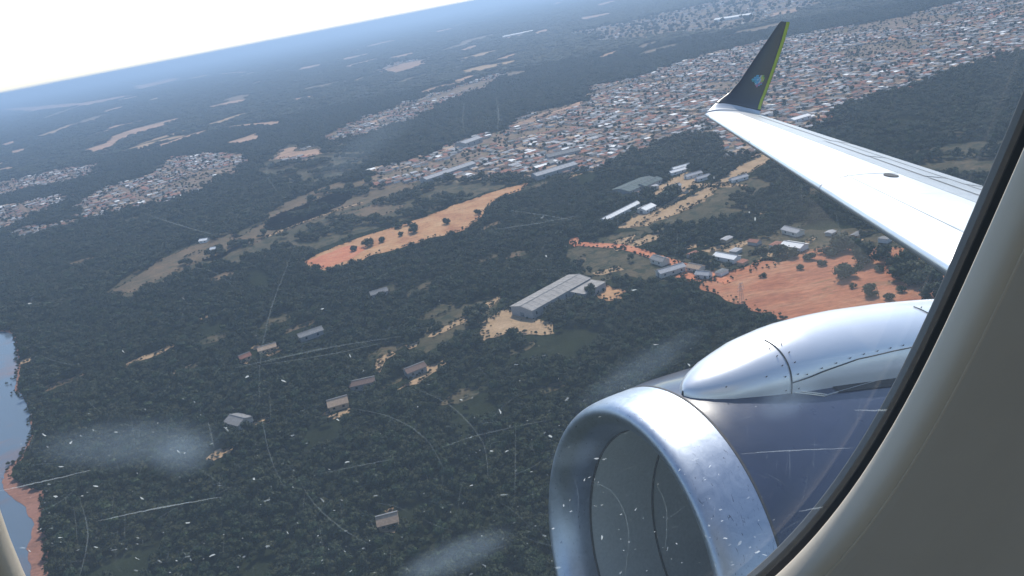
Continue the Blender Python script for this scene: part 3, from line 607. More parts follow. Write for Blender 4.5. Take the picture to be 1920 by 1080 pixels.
# the trees that show largest are things of their own
pp3 = pix(np.c_[P, np.full(len(P), 6.)]); vis = (pp3[:, 0] > 95) & (pp3[:, 0] < 1020) & (pp3[:, 1] < 1075) & (pp3[:, 1] > 0); a_ = np.where(vis, sc/pp3[:, 2], 0); big = np.argsort(-a_)[:300-len(keep)]
for i in big:
    tree(P[i, 0], P[i, 1], sc[i], 'broad-crowned dark tree in the nearest forest at the bottom left of the photo', 'nearest trees of the closed forest', tall=sz[i]/sc[i])
m = np.ones(len(P), bool); m[big] = False; P, sc, sz = P[m], sc[m], sz[m]
print('forest trees', len(P))
fm = bpy.data.meshes.new('forest'); fm.from_pydata(np.c_[P, np.zeros(len(P))].tolist(), [], [])
for nme, arr, ty in (('sxy', sc, 'FLOAT'), ('sz', sz, 'FLOAT'), ('rot', rng.uniform(0, 6.28, len(P)), 'FLOAT')):
    at = fm.attributes.new(nme, ty, 'POINT'); at.data.foreach_set('value', arr.astype(np.float32))
at = fm.attributes.new('kind_of_crown', 'INT', 'POINT'); at.data.foreach_set('value', rng.integers(0, 5, len(P)).astype(np.int32))
fo = obj('forest', fm); tag(fo, 'dark unbroken forest covering the land under the haze', 'forest', kind='stuff')
ng = bpy.data.node_groups.new('forest', 'GeometryNodeTree'); ng.interface.new_socket('Geometry', in_out='INPUT', socket_type='NodeSocketGeometry'); ng.interface.new_socket('Geometry', in_out='OUTPUT', socket_type='NodeSocketGeometry')
gi = ng.nodes.new('NodeGroupInput'); go = ng.nodes.new('NodeGroupOutput'); jn = ng.nodes.new('GeometryNodeJoinGeometry')
def attr(nm, ty):
    a = ng.nodes.new('GeometryNodeInputNamedAttribute'); a.data_type = ty; a.inputs['Name'].default_value = nm; return a.outputs[0]
cx = ng.nodes.new('ShaderNodeCombineXYZ'); s_ = attr('sxy', 'FLOAT'); ng.links.new(s_, cx.inputs[0]); ng.links.new(s_, cx.inputs[1]); ng.links.new(attr('sz', 'FLOAT'), cx.inputs[2])
cr = ng.nodes.new('ShaderNodeCombineXYZ'); ng.links.new(attr('rot', 'FLOAT'), cr.inputs[2]); ka = attr('kind_of_crown', 'INT')
for k in range(5):
    oi = ng.nodes.new('GeometryNodeObjectInfo'); oi.inputs['Object'].default_value = crown_objs[k]; oi.transform_space = 'ORIGINAL'
    cmp_ = ng.nodes.new('FunctionNodeCompare'); cmp_.data_type = 'INT'; cmp_.operation = 'EQUAL'; ng.links.new(ka, cmp_.inputs[2]); cmp_.inputs[3].default_value = k
    ip = ng.nodes.new('GeometryNodeInstanceOnPoints'); ng.links.new(gi.outputs[0], ip.inputs['Points']); ng.links.new(cmp_.outputs[0], ip.inputs['Selection']); ng.links.new(oi.outputs['Geometry'], ip.inputs['Instance'])
    ng.links.new(cr.outputs[0], ip.inputs['Rotation']); ng.links.new(cx.outputs[0], ip.inputs['Scale']); ng.links.new(ip.outputs[0], jn.inputs[0])
ng.links.new(jn.outputs[0], go.inputs[0]); fo.modifiers.new('forest', 'NODES').node_group = ng

# ------------------------------------------------------------------ the airliner, in its own axes: aft, starboard, up (metres from the eye)
YW, PT, RL = .43659, .23610, -.02564
aF = np.array([math.sin(YW)*math.cos(PT), math.cos(YW)*math.cos(PT), -math.sin(PT)]); aR0 = np.array([math.cos(YW), -math.sin(YW), 0]); aU0 = np.cross(aR0, aF)
aX = math.cos(RL)*aR0-math.sin(RL)*aU0; aY = math.sin(RL)*aR0+math.cos(RL)*aU0
MA = np.outer(CX, aX)+np.outer(CY, aY)+np.outer(CF, aF)        # climbing, nose about 13 degrees up
plane = obj('airliner', None); plane.matrix_world = Matrix([[*MA[0], CAM[0]], [*MA[1], CAM[1]], [*MA[2], CAM[2]], [0, 0, 0, 1]])
tag(plane, 'airliner seen from its cabin window: silver wing with dark winglet, blue engine', 'airplane')
def aray(u, v): return aX*(u-960)/FPX-aY*(v-540)/FPX+aF

def m_paint(name, col, rough=.3, metal=0., coat=0., streak=(1, 1, 1), var=.08, bumps=0.):
    n = N(name); co = n.coord(streak); a = n.noise(2.2, 8, .7, co); c = n.mix(1., col, n.ramp(a, [(.3, (1-var,)*3), (.7, (1+var,)*3)]), 'MULTIPLY')
    r = n.math('MULTIPLY_ADD', n.noise(9, 6, .7, co), .18, rough-.09); n.set(Base_Color=c, Roughness=r, Metallic=metal, Coat_Weight=coat, Coat_Roughness=.08)
    if bumps: n.bump(n.noise(30, 6, .7, co), bumps, .004)
    return n.m
M_WING = m_paint('grey_wing_paint', (.44, .46, .49), .40, .45, streak=(.6, .25, 1), var=.12)
M_SLAT = m_paint('bare_aluminium', (.78, .78, .78), .40, .9, streak=(.5, .3, 1), var=.1)
M_NAVY = m_paint('navy_paint', (.026, .036, .075), .3, 0, .6, var=.25)
M_WLET = m_paint('dark_winglet_paint', (.016, .02, .032), .4, 0, .3)
M_LIME = m_paint('lime_paint', (.42, .48, .02), .4)
M_FAIR = m_paint('silver_fairing_paint', (.66, .69, .74), .33, .5, .25, streak=(.4, 1, 1), var=.05)
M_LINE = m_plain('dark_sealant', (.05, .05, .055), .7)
M_LINER = m_plain('perforated_liner', (.46, .48, .46), .6, .2, var=.12, scale=60)
def m_lip():
    n = N('polished_lip'); co = n.coord(1.)
    wv = n.noise(14, 8, .75, co, 1.2); c = n.ramp(wv, [(.3, (.32, .37, .45)), (.7, (.45, .50, .58))])
    sc_ = n.noise(95, 4, .65, n.coord((1, .28, .28)), .9); c = n.mix(n.ramp(sc_, [(.645, (0,)*3), (.67, (.85,)*3)]), c, (.10, .11, .14))
    n.set(Base_Color=c, Metallic=1., Roughness=n.math('MULTIPLY_ADD', wv, .2, .33)); n.bump(wv, .03, .004); return n.m
M_LIP = m_lip()

# wing
T = np.array([9.5118, 12.2, -.2518]); TSW, TDI, CT, CR = math.tan(.46897), math.tan(.10852), 1.27, 2.1366
def wing_chord(t): return CT+CR*t/12 if t < 8 else CT+CR*8/12+(t-8)*TSW
def LE(t): return T+np.array([-TSW, -1, -TDI])*t
def foil(x):      # half thickness and camber of the section, in chords
    th = .115*5*(.2969*np.sqrt(x)-.126*x-.3516*x**2+.2843*x**3-.1015*x**4); cam_ = .010*4*x*(1-x)
    return th, cam_
def wing_pt(t, x, upper, lift=0.):
    c = wing_chord(t); th, ca = foil(np.float64(x)); z = (ca+th*.86 if upper else ca-th)*c
    p = LE(t)+np.array([c*x, 0, z+c*x*.0155]); p[2] += lift if upper else -lift; return p
def loft(rows, closed=False):
    v = [p for r in rows for p in r]; n = len(rows[0]); f = []
    for j in range(len(rows)-1):
        for i in range(n-(0 if closed else 1)): k = (i+1) % n; f.append((j*n+i, j*n+k, (j+1)*n+k, (j+1)*n+i))
    return v, f
xsn = (1-np.cos(np.linspace(0, math.pi, 22)))/2
ts = np.concatenate([[0, .04, .12, .3], np.linspace(.6, 11.9, 26)])
rows = []
for t in ts:
    k = 1. if t > .3 else (math.sqrt(max(0, 1-(1-t/.3)**2))*.55+.45)
    up = [wing_pt(t, x, True) for x in xsn[::-1]]; lo = [wing_pt(t, x, False) for x in xsn[1:-1]]
    rows.append(up+lo)
v, f = loft(rows, True); n0 = len(rows[0]); f.append(tuple(range(n0))); f.append(tuple(range(len(v)-n0, len(v)))[::-1])
wing = obj('wing', recalc(mesh('wing', v, f, M_WING, smooth=True)), plane)
def skin(name, t0, t1, x0, x1, mat, lift=.004, thick=.006, parent=None, nt_=10, nx=8, upper=True, wrap=None):
    """a panel that lies on the wing skin, a few millimetres proud of it"""
    tt = np.linspace(t0, t1, nt_); rows = []
    for t in tt:
        if wrap is None: r = [wing_pt(t, x, upper, lift) for x in np.linspace(x0, x1, nx)]
        else: r = [wing_pt(t, x, False, lift) for x in np.linspace(.03, 0, 5)**1]+[wing_pt(t, x, True, lift) for x in (np.linspace(0, 1, 9)[1:]**2*x1)]
        rows.append(r)
    v, f = loft(rows); me = mesh(name, v, f, mat, smooth=True); o = obj(name, me, parent or wing)
    return o
for a, b in ((.35, 3.0), (3.03, 5.8), (5.83, 8.6)): skin('slat', a, b, 0, .17, M_SLAT, wrap=True); skin('front_glare_skin', a, b, .175, .50, M_SLAT, .003)  # skin behind the slats takes the brighter metal to paint in the sun glare
for a, b in ((.6, 3.3),): skin('aileron', a, b, .76, .985, M_WING, .005)
for k in range(4): skin('spoiler', 3.45+k*1.25, 4.65+k*1.25, .66, .80, M_WING, .006)
for a, b in ((3.4, 6.2), (6.25, 8.6)): skin('flap', a, b, .82, .985, M_WING, .005)
def skin_line(pts, name='panel_seam', wd=.010, mat=None, lift=.0065):
    b = MB()
    for (t0, x0), (t1, x1) in zip(pts, pts[1:]):
        for k in range(8):
            p, q = [wing_pt(t0+(t1-t0)*j/8, x0+(x1-x0)*j/8, True, lift) for j in (k, k+1)]; d = q-p; n_ = np.cross(d, [0, 0, 1.]); n_ = n_/np.linalg.norm(n_)*wd/2
            b.add([p-n_, p+n_, q+n_, q-n_], [(0, 1, 2, 3)])
    obj(name, b.build(name, [mat or M_LINE]), wing)
skin_line([(.35, .172), (8.6, .172)], wd=.004); skin_line([(.6, .755), (3.35, .755), (3.36, .98)], wd=.01); skin_line([(3.4, .655), (8.5, .655)], wd=.008); skin_line([(3.4, .812), (8.5, .812)], wd=.016)
for t in (.33, 3.015, 5.815): skin_line([(t, .02), (t, .17)], wd=.014)
skin_line([(.62, .5), (.62, .98)], wd=.006); skin_line([(.35, .502), (8.6, .502)], wd=.005)
for t in (1.3, 2.4, 3.5, 4.6, 5.7, 6.8): skin_line([(t, .18), (t, .65)], wd=.0035)
# dark oval filler cap on the upper skin
c_t, c_x = None, None; best = 1e9
for t in np.linspace(2, 8, 121):
    for x in np.linspace(.2, .8, 61):
        p = wing_pt(t, x, True); d = p@aF; e = math.hypot(960+FPX*(p@aX)/d-1670, 540-FPX*(p@aY)/d-329)
        if e < best: best, c_t, c_x = e, t, x
b = MB(); cc = wing_pt(c_t, c_x, True); ux = wing_pt(c_t, c_x+.03, True)-cc; ux /= np.linalg.norm(ux); uy = wing_pt(c_t+.1, c_x, True)-cc; uy /= np.linalg.norm(uy); un = np.cross(ux, uy); un = un*np.sign(un[2])
ring = [cc+ux*.1*math.cos(k*math.pi/14)+uy*.1*math.sin(k*math.pi/14)+un*.012 for k in range(28)]
b.add(ring+[p-un*.01 for p in ring], [tuple(range(28))]+[(k, (k+1) % 28, 28+(k+1) % 28, 28+k) for k in range(28)]); obj('filler_cap', recalc(b.build('filler_cap', [M_LINE])), wing)
print('cap', best, c_t, c_x)
# winglet: stations (out, up, leading edge, trailing edge), blended out of the wing tip
WST = np.array([(0, 0., .0, 1.29), (.06, .03, .10, 1.36), (.12, .085, .21, 1.42), (.18, .16, .34, 1.49), (.23, .26, .51, 1.56), (.27, .38, .735, 1.645), (.32, .62, 1.015, 1.775), (.37, .95, 1.30, 1.93), (.42, 1.35, 1.645, 2.10), (.45, 1.70, 1.935, 2.215), (.455, 1.76, 2.0, 2.23)])
def wl_frame(v):
    i = v*(len(WST)-1); k = int(min(i, len(WST)-2)); f_ = i-k; s = WST[k]*(1-f_)+WST[k+1]*f_
    tg = WST[k+1, :2]-WST[k, :2]; tg = tg/np.linalg.norm(tg); return s, np.array([0, -tg[1], tg[0]])   # inboard/up normal
def wl_pt(v, x, inner, lift=0.):
    s, n = wl_frame(v); c = s[3]-s[2]; th, _ = foil(np.float64(x)); k = .8 if inner else -.8
    tb = wing_pt(0, x, inner)[2]-LE(0)[2] if v < .02 else None
    p = T+np.array([s[2]+c*x, s[0], s[1]+.02])+n*(th*c*k*(1.35-.6*v)+(lift if inner else -lift)); return p
def wl_loft(v0, v1, nv=22, lift=0.):
    rows = []
    for k in np.linspace(0, 1, nv):      # the edge of the dark paint slants down towards the trailing edge
        vv = lambda x: (v0 if v0 == 0 else v0-.17*x)*(1-k)+(v1 if v1 == 1 else v1-.17*x)*k
        rows.append([wl_pt(vv(x), x, True, lift) for x in xsn[::-1]]+[wl_pt(vv(x), x, False, lift) for x in xsn[1:-1]])
    v, f = loft(rows, True); n0 = len(rows[0]); return v, f+[tuple(range(n0)), tuple(range(len(v)-n0, len(v)))[::-1]]
v, f = wl_loft(.0, .34, 14); obj('winglet_root', recalc(mesh('winglet_root', v, f, M_WING, smooth=True)), wing)
v, f = wl_loft(.32, 1., 30, .002); obj('winglet', recalc(mesh('winglet', v, f, M_WLET, smooth=True)), wing)
rows = []
for v in np.linspace(.19, .995, 24):
    s, n = wl_frame(v); c = s[3]-s[2]; x0 = max(.45, 1-.095/c); rows.append([wl_pt(v, x, True, .006) for x in np.linspace(x0, .985, 5)]+[wl_pt(v, .99, False, .004)])
v, f = loft(rows); obj('trailing_edge_stripe', mesh('trailing_edge_stripe', v, f, M_LIME, smooth=True), wing)
# mosaic emblem on the winglet
EM = {'sky_blue': m_plain('emblem_sky_blue', (.12, .42, .62), .5), 'teal': m_plain('emblem_teal', (.08, .40, .42), .5), 'pale': m_plain('emblem_pale', (.55, .60, .66), .5), 'yellow': m_plain('emblem_yellow', (.62, .58, .12), .5), 'green': m_plain('emblem_green', (.20, .45, .12), .5), 'pink': m_plain('emblem_pink', (.55, .22, .32), .5), 'blue': m_plain('emblem_blue', (.06, .16, .5), .5)}
EMAP = ['..bb.pyg.', '.bbbbpyyg', 'tbbbpbpyy', '.ttbbbpyg', '...tbbpkk', '....pbkkb', '.....kkb.', '......k..']
KEY = {'b': 'sky_blue', 't': 'teal', 'p': 'pale', 'y': 'yellow', 'g': 'green', 'k': 'pink'}
eb = MB(); names = list(EM); ev_, ex_, be = 0, 0, 1e9
for v_ in np.linspace(.3, .7, 81):
    for x_ in np.linspace(.1, .8, 71):
        p = wl_pt(v_, x_, True); d = p@aF; e = math.hypot(960+FPX*(p@aX)/d-1418, 540-FPX*(p@aY)/d-153)
        if e < be: be, ev_, ex_ = e, v_, x_
_c = wl_pt(ev_, ex_, True); dv = .1/np.linalg.norm(wl_pt(ev_+.1, ex_, True)-_c)*.042; dx = .1/np.linalg.norm(wl_pt(ev_, ex_+.1, True)-_c)*.036
for j, row in enumerate(EMAP):
    for i, ch in enumerate(row):
        if ch == '.': continue
        v_ = ev_+(3.5-j)*dv; s, n = wl_frame(v_); x0 = ex_+(i-4)*dx
        q = [wl_pt(vv, xx, True, .005) for vv, xx in ((v_, x0), (v_, x0+dx*.9), (v_-dv*.9, x0+dx*.9), (v_-dv*.9, x0))]
        eb.add(q, [(0, 1, 2, 3)], names.index(KEY[ch]))
obj('emblem', eb.build('emblem', [EM[k] for k in names]), wing)

# engine
E0 = np.array([1.9499, 2.8583, -2.1946])
def revolve(prof, n=96, th0=0., th1=2*math.pi):
    full = abs(th1-th0-2*math.pi) < 1e-6; th = np.linspace(th0, th1, n, endpoint=not full)
    rows = [[E0+np.array([a, r*math.cos(t), r*math.sin(t)]) for t in th] for a, r in prof]; return loft(rows, full)
def smooth_prof(pts, k=6):
    P = [Vector((a, b, 0)) for a, b in pts]; out = []
    for i in range(len(P)-1):
        p0, p1, p2, p3 = P[max(i-1, 0)], P[i], P[i+1], P[min(i+2, len(P)-1)]
        for j in range(k):
            t = j/k; q = .5*((2*p1)+(-p0+p2)*t+(2*p0-5*p1+4*p2-p3)*t*t+(-p0+3*p1-3*p2+p3)*t**3); out.append((q.x, q.y))
    out.append(pts[-1]); return out
outer = smooth_prof([(.265, .8455), (.4, .873), (.7, .91), (1.1, .932), (1.6, .938), (2.2, .925), (2.9, .87), (3.4, .80)])
v, f = revolve(outer); eng = obj('engine_cowl', recalc(mesh('engine_cowl', v, f, M_NAVY, smooth=True)), plane)
lip = smooth_prof([(.20, .640), (.12, .652), (.05, .682), (.012, .722), (0, .752), (.014, .780), (.06, .803), (.14, .823), (.262, .845)], 6)
v, f = revolve(lip, 128); obj('intake_lip', recalc(mesh('intake_lip', v, f, M_LIP, smooth=True)), eng)
duct = smooth_prof([(.203, .6405), (.35, .634), (.6, .645), (.95, .668), (1.25, .67)]); v, f = revolve(duct); obj('intake_duct', recalc(mesh('intake_duct', v, f, M_LINER, smooth=True)), eng)
for a0, r0 in ((.201, .6385), (.62, .6435)):
    v, f = revolve([(a0-.006, r0+.001), (a0-.006, r0-.003), (a0+.006, r0-.003), (a0+.006, r0+.001)], 96); obj('duct_seam', recalc(mesh('duct_seam', v, f, M_LINE)), eng)
v, f = revolve([(.256, .8425), (.258, .8465), (.268, .8485), (.270, .8445)], 128); obj('lip_seam', recalc(mesh('lip_seam', v, f, M_LINE)), eng)
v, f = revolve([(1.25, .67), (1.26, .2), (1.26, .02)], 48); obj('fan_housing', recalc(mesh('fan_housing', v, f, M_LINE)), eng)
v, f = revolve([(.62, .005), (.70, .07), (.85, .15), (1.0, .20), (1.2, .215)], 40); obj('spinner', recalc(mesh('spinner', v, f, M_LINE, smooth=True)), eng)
M_BLADE = m_paint('fan_blade_titanium', (.22, .23, .24), .35, .8)
bl = []
for r in np.linspace(.2, .655, 7):
    tw = .35+.75*(r-.2)/.455; cw = .11+.03*(r-.2); bl.append([(-math.cos(tw)*cw*k, math.sin(tw)*cw*k, r) for k in (-1, -.5, 0, .5, 1)])
bv, bf = loft(bl); bm_ = mesh('fan_blade', bv, bf, M_BLADE, smooth=True)
for k in range(24):
    o = obj('fan_blade', bm_, eng, loc=E0+np.array([1.06, 0, 0])); o.rotation_euler = (k*2*math.pi/24, 0, 0)
# pylon fairing on top of the engine
def ridge(a): return np.interp(a, [.28, .295, .32, .37, .45, .65, .89, 1.1, 1.32, 1.71, 2.0, 2.6, 3.4, 4.2], [.872, .895, .915, .945, .985, 1.062, 1.12, 1.143, 1.155, 1.158, 1.15, 1.12, 1.05, .95])
def halfw(a): return np.interp(a, [.28, .295, .32, .37, .45, .6, .8, 1.2, 1.7, 2.4, 3.2, 4.2], [.008, .038, .062, .095, .128, .168, .198, .225, .245, .26, .26, .2])
def cowl_r(a): return np.interp(a, [p[0] for p in outer], [p[1] for p in outer])
def pyl_pt(a, ph, lift=0.):    # ph 0 = inboard foot, pi/2 = ridge, pi = outboard foot
    hw_, top_ = halfw(a), ridge(a); r = cowl_r(a); base = math.sqrt(max(r*r-(hw_*1.25)**2, .1))-.02
    c, s = math.cos(ph), math.sin(ph); y = -hw_*1.25*np.sign(c)*abs(c)**.85; z = base+(top_-base)*abs(s)**.75
    return E0+np.array([a, y*(1+lift/max(hw_, .02)), z+lift*abs(s)])
ar = np.concatenate([np.array([.28, .287, .295, .307, .32, .34, .37, .41, .45, .5]), np.linspace(.55, 4.2, 40)])
def pyl_loft(a0, a1, ph0, ph1, n=26, lift=0., na=40):
    return loft([[pyl_pt(a, ph, lift) for ph in np.linspace(ph0, ph1, n)] for a in (ar if a1-a0 > 3 else np.linspace(a0, a1, na))])
v, f = pyl_loft(.28, 4.2, 0, math.pi); pyl = obj('pylon_fairing', recalc(mesh('pylon_fairing', v, f, M_FAIR, smooth=True)), plane)
def pyl_line(pts, wd=.006, name='fairing_seam', k=14):
    b = MB()
    for (a0, p0), (a1, p1) in zip(pts, pts[1:]):
        for j in range(k):
            P_, Q_ = [pyl_pt(a0+(a1-a0)*i/k, p0+(p1-p0)*i/k, .003) for i in (j, j+1)]; b.bar(P_, Q_, wd/2, wd/2, 4)
    o = obj(name, b.build(name, [M_LINE]), pyl)
pyl_line([(.72, .02), (.72, 1.5)]); pyl_line([(1.72, .3), (1.72, 1.5)]); pyl_line([(.72, .22), (1.1, .42), (1.72, .55), (2.4, .60)])
b = MB()
def bolt(a, ph):
    p = pyl_pt(a, ph, .003); b.bar(p-np.array([0, -.002, .002]), p+np.array([0, -.004, .004]), .0026, .0022, 6)
for a in np.arange(.80, 2.4, .085): bolt(a, np.interp(a, [.72, 1.1, 1.72, 2.4], [.22, .42, .55, .60])+.07)
for k in np.linspace(.1, 1.2, 5): bolt(.755, k); bolt(.69, k); bolt(1.755, k+.25)
for a in (.42, .6): bolt(a, .5)
tag(obj('fasteners', b.build('fasteners', [M_LINE]), pyl), kind='stuff')
b = MB()     # latch plate edge on the cowl below the fairing
def cowl_pt(a, th, lift=.002): r = cowl_r(a)+lift; return E0+np.array([a, -r*math.sin(th), r*math.cos(th)])
for p0, p1 in (((.74, .26), (.86, .33)), ((.76, .255), (.88, .325)), ((.86, .33), (1.25, .30))):
    for j in range(10): b.bar(cowl_pt(*(np.array(p0)+(np.array(p1)-p0)*j/10)), cowl_pt(*(np.array(p0)+(np.array(p1)-p0)*(j+1)/10)), .003, .003, 4)
obj('cowl_seam', b.build('cowl_seam', [M_SLAT]), eng)
# dark band on the cowl under the fairing (vent)
v, f = loft([[cowl_pt(a, t, .004) for t in np.linspace(.25+.02*math.sin(a*3), .33+.05*min(1, (a-.95)/.5), 5)] for a in np.linspace(.95, 1.75, 14)]); obj('vent_panel', recalc(mesh('vent_panel', v, f, M_LINE, smooth=True)), eng)

# ------------------------------------------------------------------ cabin window, wall leaning in towards the top
KL = .27; WC = np.array([.1199, .18+.27*.037, -.037]); evv = np.array([0, -KL, 1])/math.hypot(1, KL); enn = np.array([0, 1, KL])/math.hypot(1, KL); eaa = np.array([1., 0, 0])
WM = Matrix([[eaa[0], evv[0], -enn[0], WC[0]], [eaa[1], evv[1], -enn[1], WC[1]], [eaa[2], evv[2], -enn[2], WC[2]], [0, 0, 0, 1]])  # local x aft, y up the wall, z into the cabin
HW, HH, NE = .157, .2015, 2.95
def sup(k, n, gx, gz):
    t = 2*math.pi*k/n; c, s = math.cos(t), math.sin(t)
    return (math.copysign(abs(c)**(2/NE), c)*(HW+gx), math.copysign(abs(s)**(2/NE), s)*(HH+gx), gz)
def wobj(name, me, parent=plane):
    o = obj(name, me, parent); o.matrix_local = WM if parent is plane else Matrix.Identity(4); return o
def wring(prof, n=120):
    rows = [[sup(k, n, g, z) for k in range(n)] for g, z in prof]; return loft(rows, True)
def on_pane(u, v, z):
    """where the sight line of pixel u, v meets the pane, in the window's own axes"""
    d = aray(u, v); t = (WC@enn-z)/(d@enn); p = d*t-WC; return np.array([p@eaa, p@evv])
def m_panel(name, col, rough):
    n = N(name); co = n.coord(1.); a = n.noise(900, 2, .5, co); n.set(Base_Color=n.mix(1., col, n.ramp(n.noise(9, 4, .6, co), [(.3, (.93,)*3), (.7, (1.05,)*3)]), 'MULTIPLY'), Roughness=rough, Specular_IOR_Level=.3); n.bump(a, .08, .0004); return n.m
M_PANEL = m_panel('cabin_panel_plastic', (.52, .475, .42), .6); M_REVEAL = m_panel('window_surround_plastic', (.60, .53, .44), .5); M_SEAL = m_plain('black_rubber_seal', (.006, .006, .006), .6); M_OUTFR = m_plain('grey_outer_frame', (.10, .105, .11), .5)
M_LINING = m_panel('cabin_lining', (.46, .42, .36), .8)
# pane
def m_pane(spots):
    n = N('scratched_acrylic'); tc = n('ShaderNodeTexCoord'); co = tc.outputs['Object']; n.n.remove(n.b)
    film = n.math('MULTIPLY_ADD', n.noise(16, 6, .7, co), .008, .009)
    acc = None; warp = n.noise(45, 5, .7, co, .8)
    for (x, y, rx, ry, rot, amt) in spots:
        mp = n('ShaderNodeMapping', vector_type='TEXTURE'); n.link(co, mp.inputs[0]); mp.inputs['Location'].default_value = (x, y, 0); mp.inputs['Rotation'].default_value = (0, 0, rot); mp.inputs['Scale'].default_value = (rx, ry, 1.)
        g = n('ShaderNodeTexGradient', gradient_type='SPHERICAL'); n.link(mp.outputs[0], g.inputs[0])
        s = n.math('MULTIPLY', n.math('SMOOTH_MIN', g.outputs['Fac'], .6, .3), n.math('MULTIPLY', warp, amt*1.8)); acc = s if acc is None else n.math('ADD', acc, s)
    fac = n.math('ADD', film, acc, clamp=True)
    tr = n('ShaderNodeBsdfTransparent'); tl = n('ShaderNodeBsdfTranslucent'); tl.inputs[0].default_value = (.62, .80, 1., 1); gl = n('ShaderNodeBsdfGlossy'); gl.inputs['Roughness'].default_value = .02
    m1 = n('ShaderNodeMixShader'); n.link(fac, m1.inputs[0]); n.link(tr.outputs[0], m1.inputs[1]); n.link(tl.outputs[0], m1.inputs[2])
    fr = n('ShaderNodeFresnel'); fr.inputs[0].default_value = 1.3; m2 = n('ShaderNodeMixShader'); n.link(n.math('MULTIPLY', fr.outputs[0], .06), m2.inputs[0]); n.link(m1.outputs[0], m2.inputs[1]); n.link(gl.outputs[0], m2.inputs[2])
    n.link(m2.outputs[0], n.out.inputs[0]); return n.m
def spot(u, v, ru, rv, rot, amt):
    p = on_pane(u, v, -.003); q = on_pane(u+ru, v, -.003); r_ = on_pane(u, v+rv, -.003); return (p[0], p[1], np.linalg.norm(q-p), np.linalg.norm(r_-p), rot, amt)
SPOTS = [spot(250, 830, 180, 50, -.1, .055), spot(345, 850, 70, 42, 0, .06), spot(850, 1045, 110, 36, .25, .075), spot(1200, 690, 120, 35, .5, .04), spot(690, 270, 120, 30, .6, .025), spot(1480, 745, 55, 40, 0, .06), spot(1080, 850, 55, 28, 0, .03)]
PZ = -.0016
ring_in = [sup(k, 96, .009, PZ) for k in range(96)]; ring_out = [sup(k, 96, .009, PZ-.0022) for k in range(96)]
pane_me = recalc(mesh('window_pane', ring_in+ring_out, [tuple(range(96)), tuple(range(96, 192))[::-1]]+[(k, (k+1) % 96, 96+(k+1) % 96, 96+k) for k in range(96)], m_pane(SPOTS)))
pane = wobj('window_pane', pane_me)
# scratches and flecks on the outside of the pane
_n = N('scratch'); _n.n.remove(_n.b); _tl = _n('ShaderNodeBsdfTranslucent'); _tl.inputs[0].default_value = (.75, .82, .85, 1); _tr = _n('ShaderNodeBsdfTransparent'); _mx = _n('ShaderNodeMixShader'); _mx.inputs[0].default_value = .17
_n.link(_tr.outputs[0], _mx.inputs[1]); _n.link(_tl.outputs[0], _mx.inputs[2]); _n.link(_mx.outputs[0], _n.out.inputs[0]); M_SCR = _n.m
_n = N('faint_scratch'); _n.n.remove(_n.b); _tl = _n('ShaderNodeBsdfTranslucent'); _tl.inputs[0].default_value = (.7, .8, .85, 1); _tr = _n('ShaderNodeBsdfTransparent'); _mx = _n('ShaderNodeMixShader'); _mx.inputs[0].default_value = .06
_n.link(_tr.outputs[0], _mx.inputs[1]); _n.link(_tl.outputs[0], _mx.inputs[2]); _n.link(_mx.outputs[0], _n.out.inputs[0]); M_SCRF = _n.m
_n = N('chip_in_acrylic'); _n.n.remove(_n.b); _tl = _n('ShaderNodeBsdfTranslucent'); _tl.inputs[0].default_value = (.78, .84, .86, 1); _tr = _n('ShaderNodeBsdfTransparent'); _mx = _n('ShaderNodeMixShader'); _mx.inputs[0].default_value = .38
_n.link(_tr.outputs[0], _mx.inputs[1]); _n.link(_tl.outputs[0], _mx.inputs[2]); _n.link(_mx.outputs[0], _n.out.inputs[0]); M_CHIP = _n.m
SZ = PZ-.0025
def scratch(px, wpx, mat, curve=0., k=14):
    P_ = [np.array(p, float) for p in px]; pts = []
    for i_ in range(len(P_)-1):
        p0, p1, p2, p3 = P_[max(i_-1, 0)], P_[i_], P_[i_+1], P_[min(i_+2, len(P_)-1)]
        for j in range(k): t = j/k; pts.append(.5*((2*p1)+(-p0+p2)*t+(2*p0-5*p1+4*p2-p3)*t*t+(-p0+3*p1-3*p2+p3)*t**3))
    pts.append(P_[-1]); b = MB(); L = len(pts); prev = None
    for i, p in enumerate(pts):
        t = pts[min(i+1, L-1)]-pts[max(i-1, 0)]; t = t/max(np.linalg.norm(t), 1e-6); n_ = np.array([-t[1], t[0]]); ww = wpx*.5*min(1, .25+1.6*min(i, L-1-i)/L)*(.75+.5*random.random())
        jog = n_*random.uniform(-.25, .25)*wpx
        b.v += [(*on_pane(*(p+jog+n_*ww), SZ), SZ), (*on_pane(*(p+jog-n_*ww), SZ), SZ)]
        if i: q = 2*i; b.f.append((q-2, q-1, q+1, q)); b.m.append(0)
    obj('scratch', b.build('scratch', [mat]), pane)
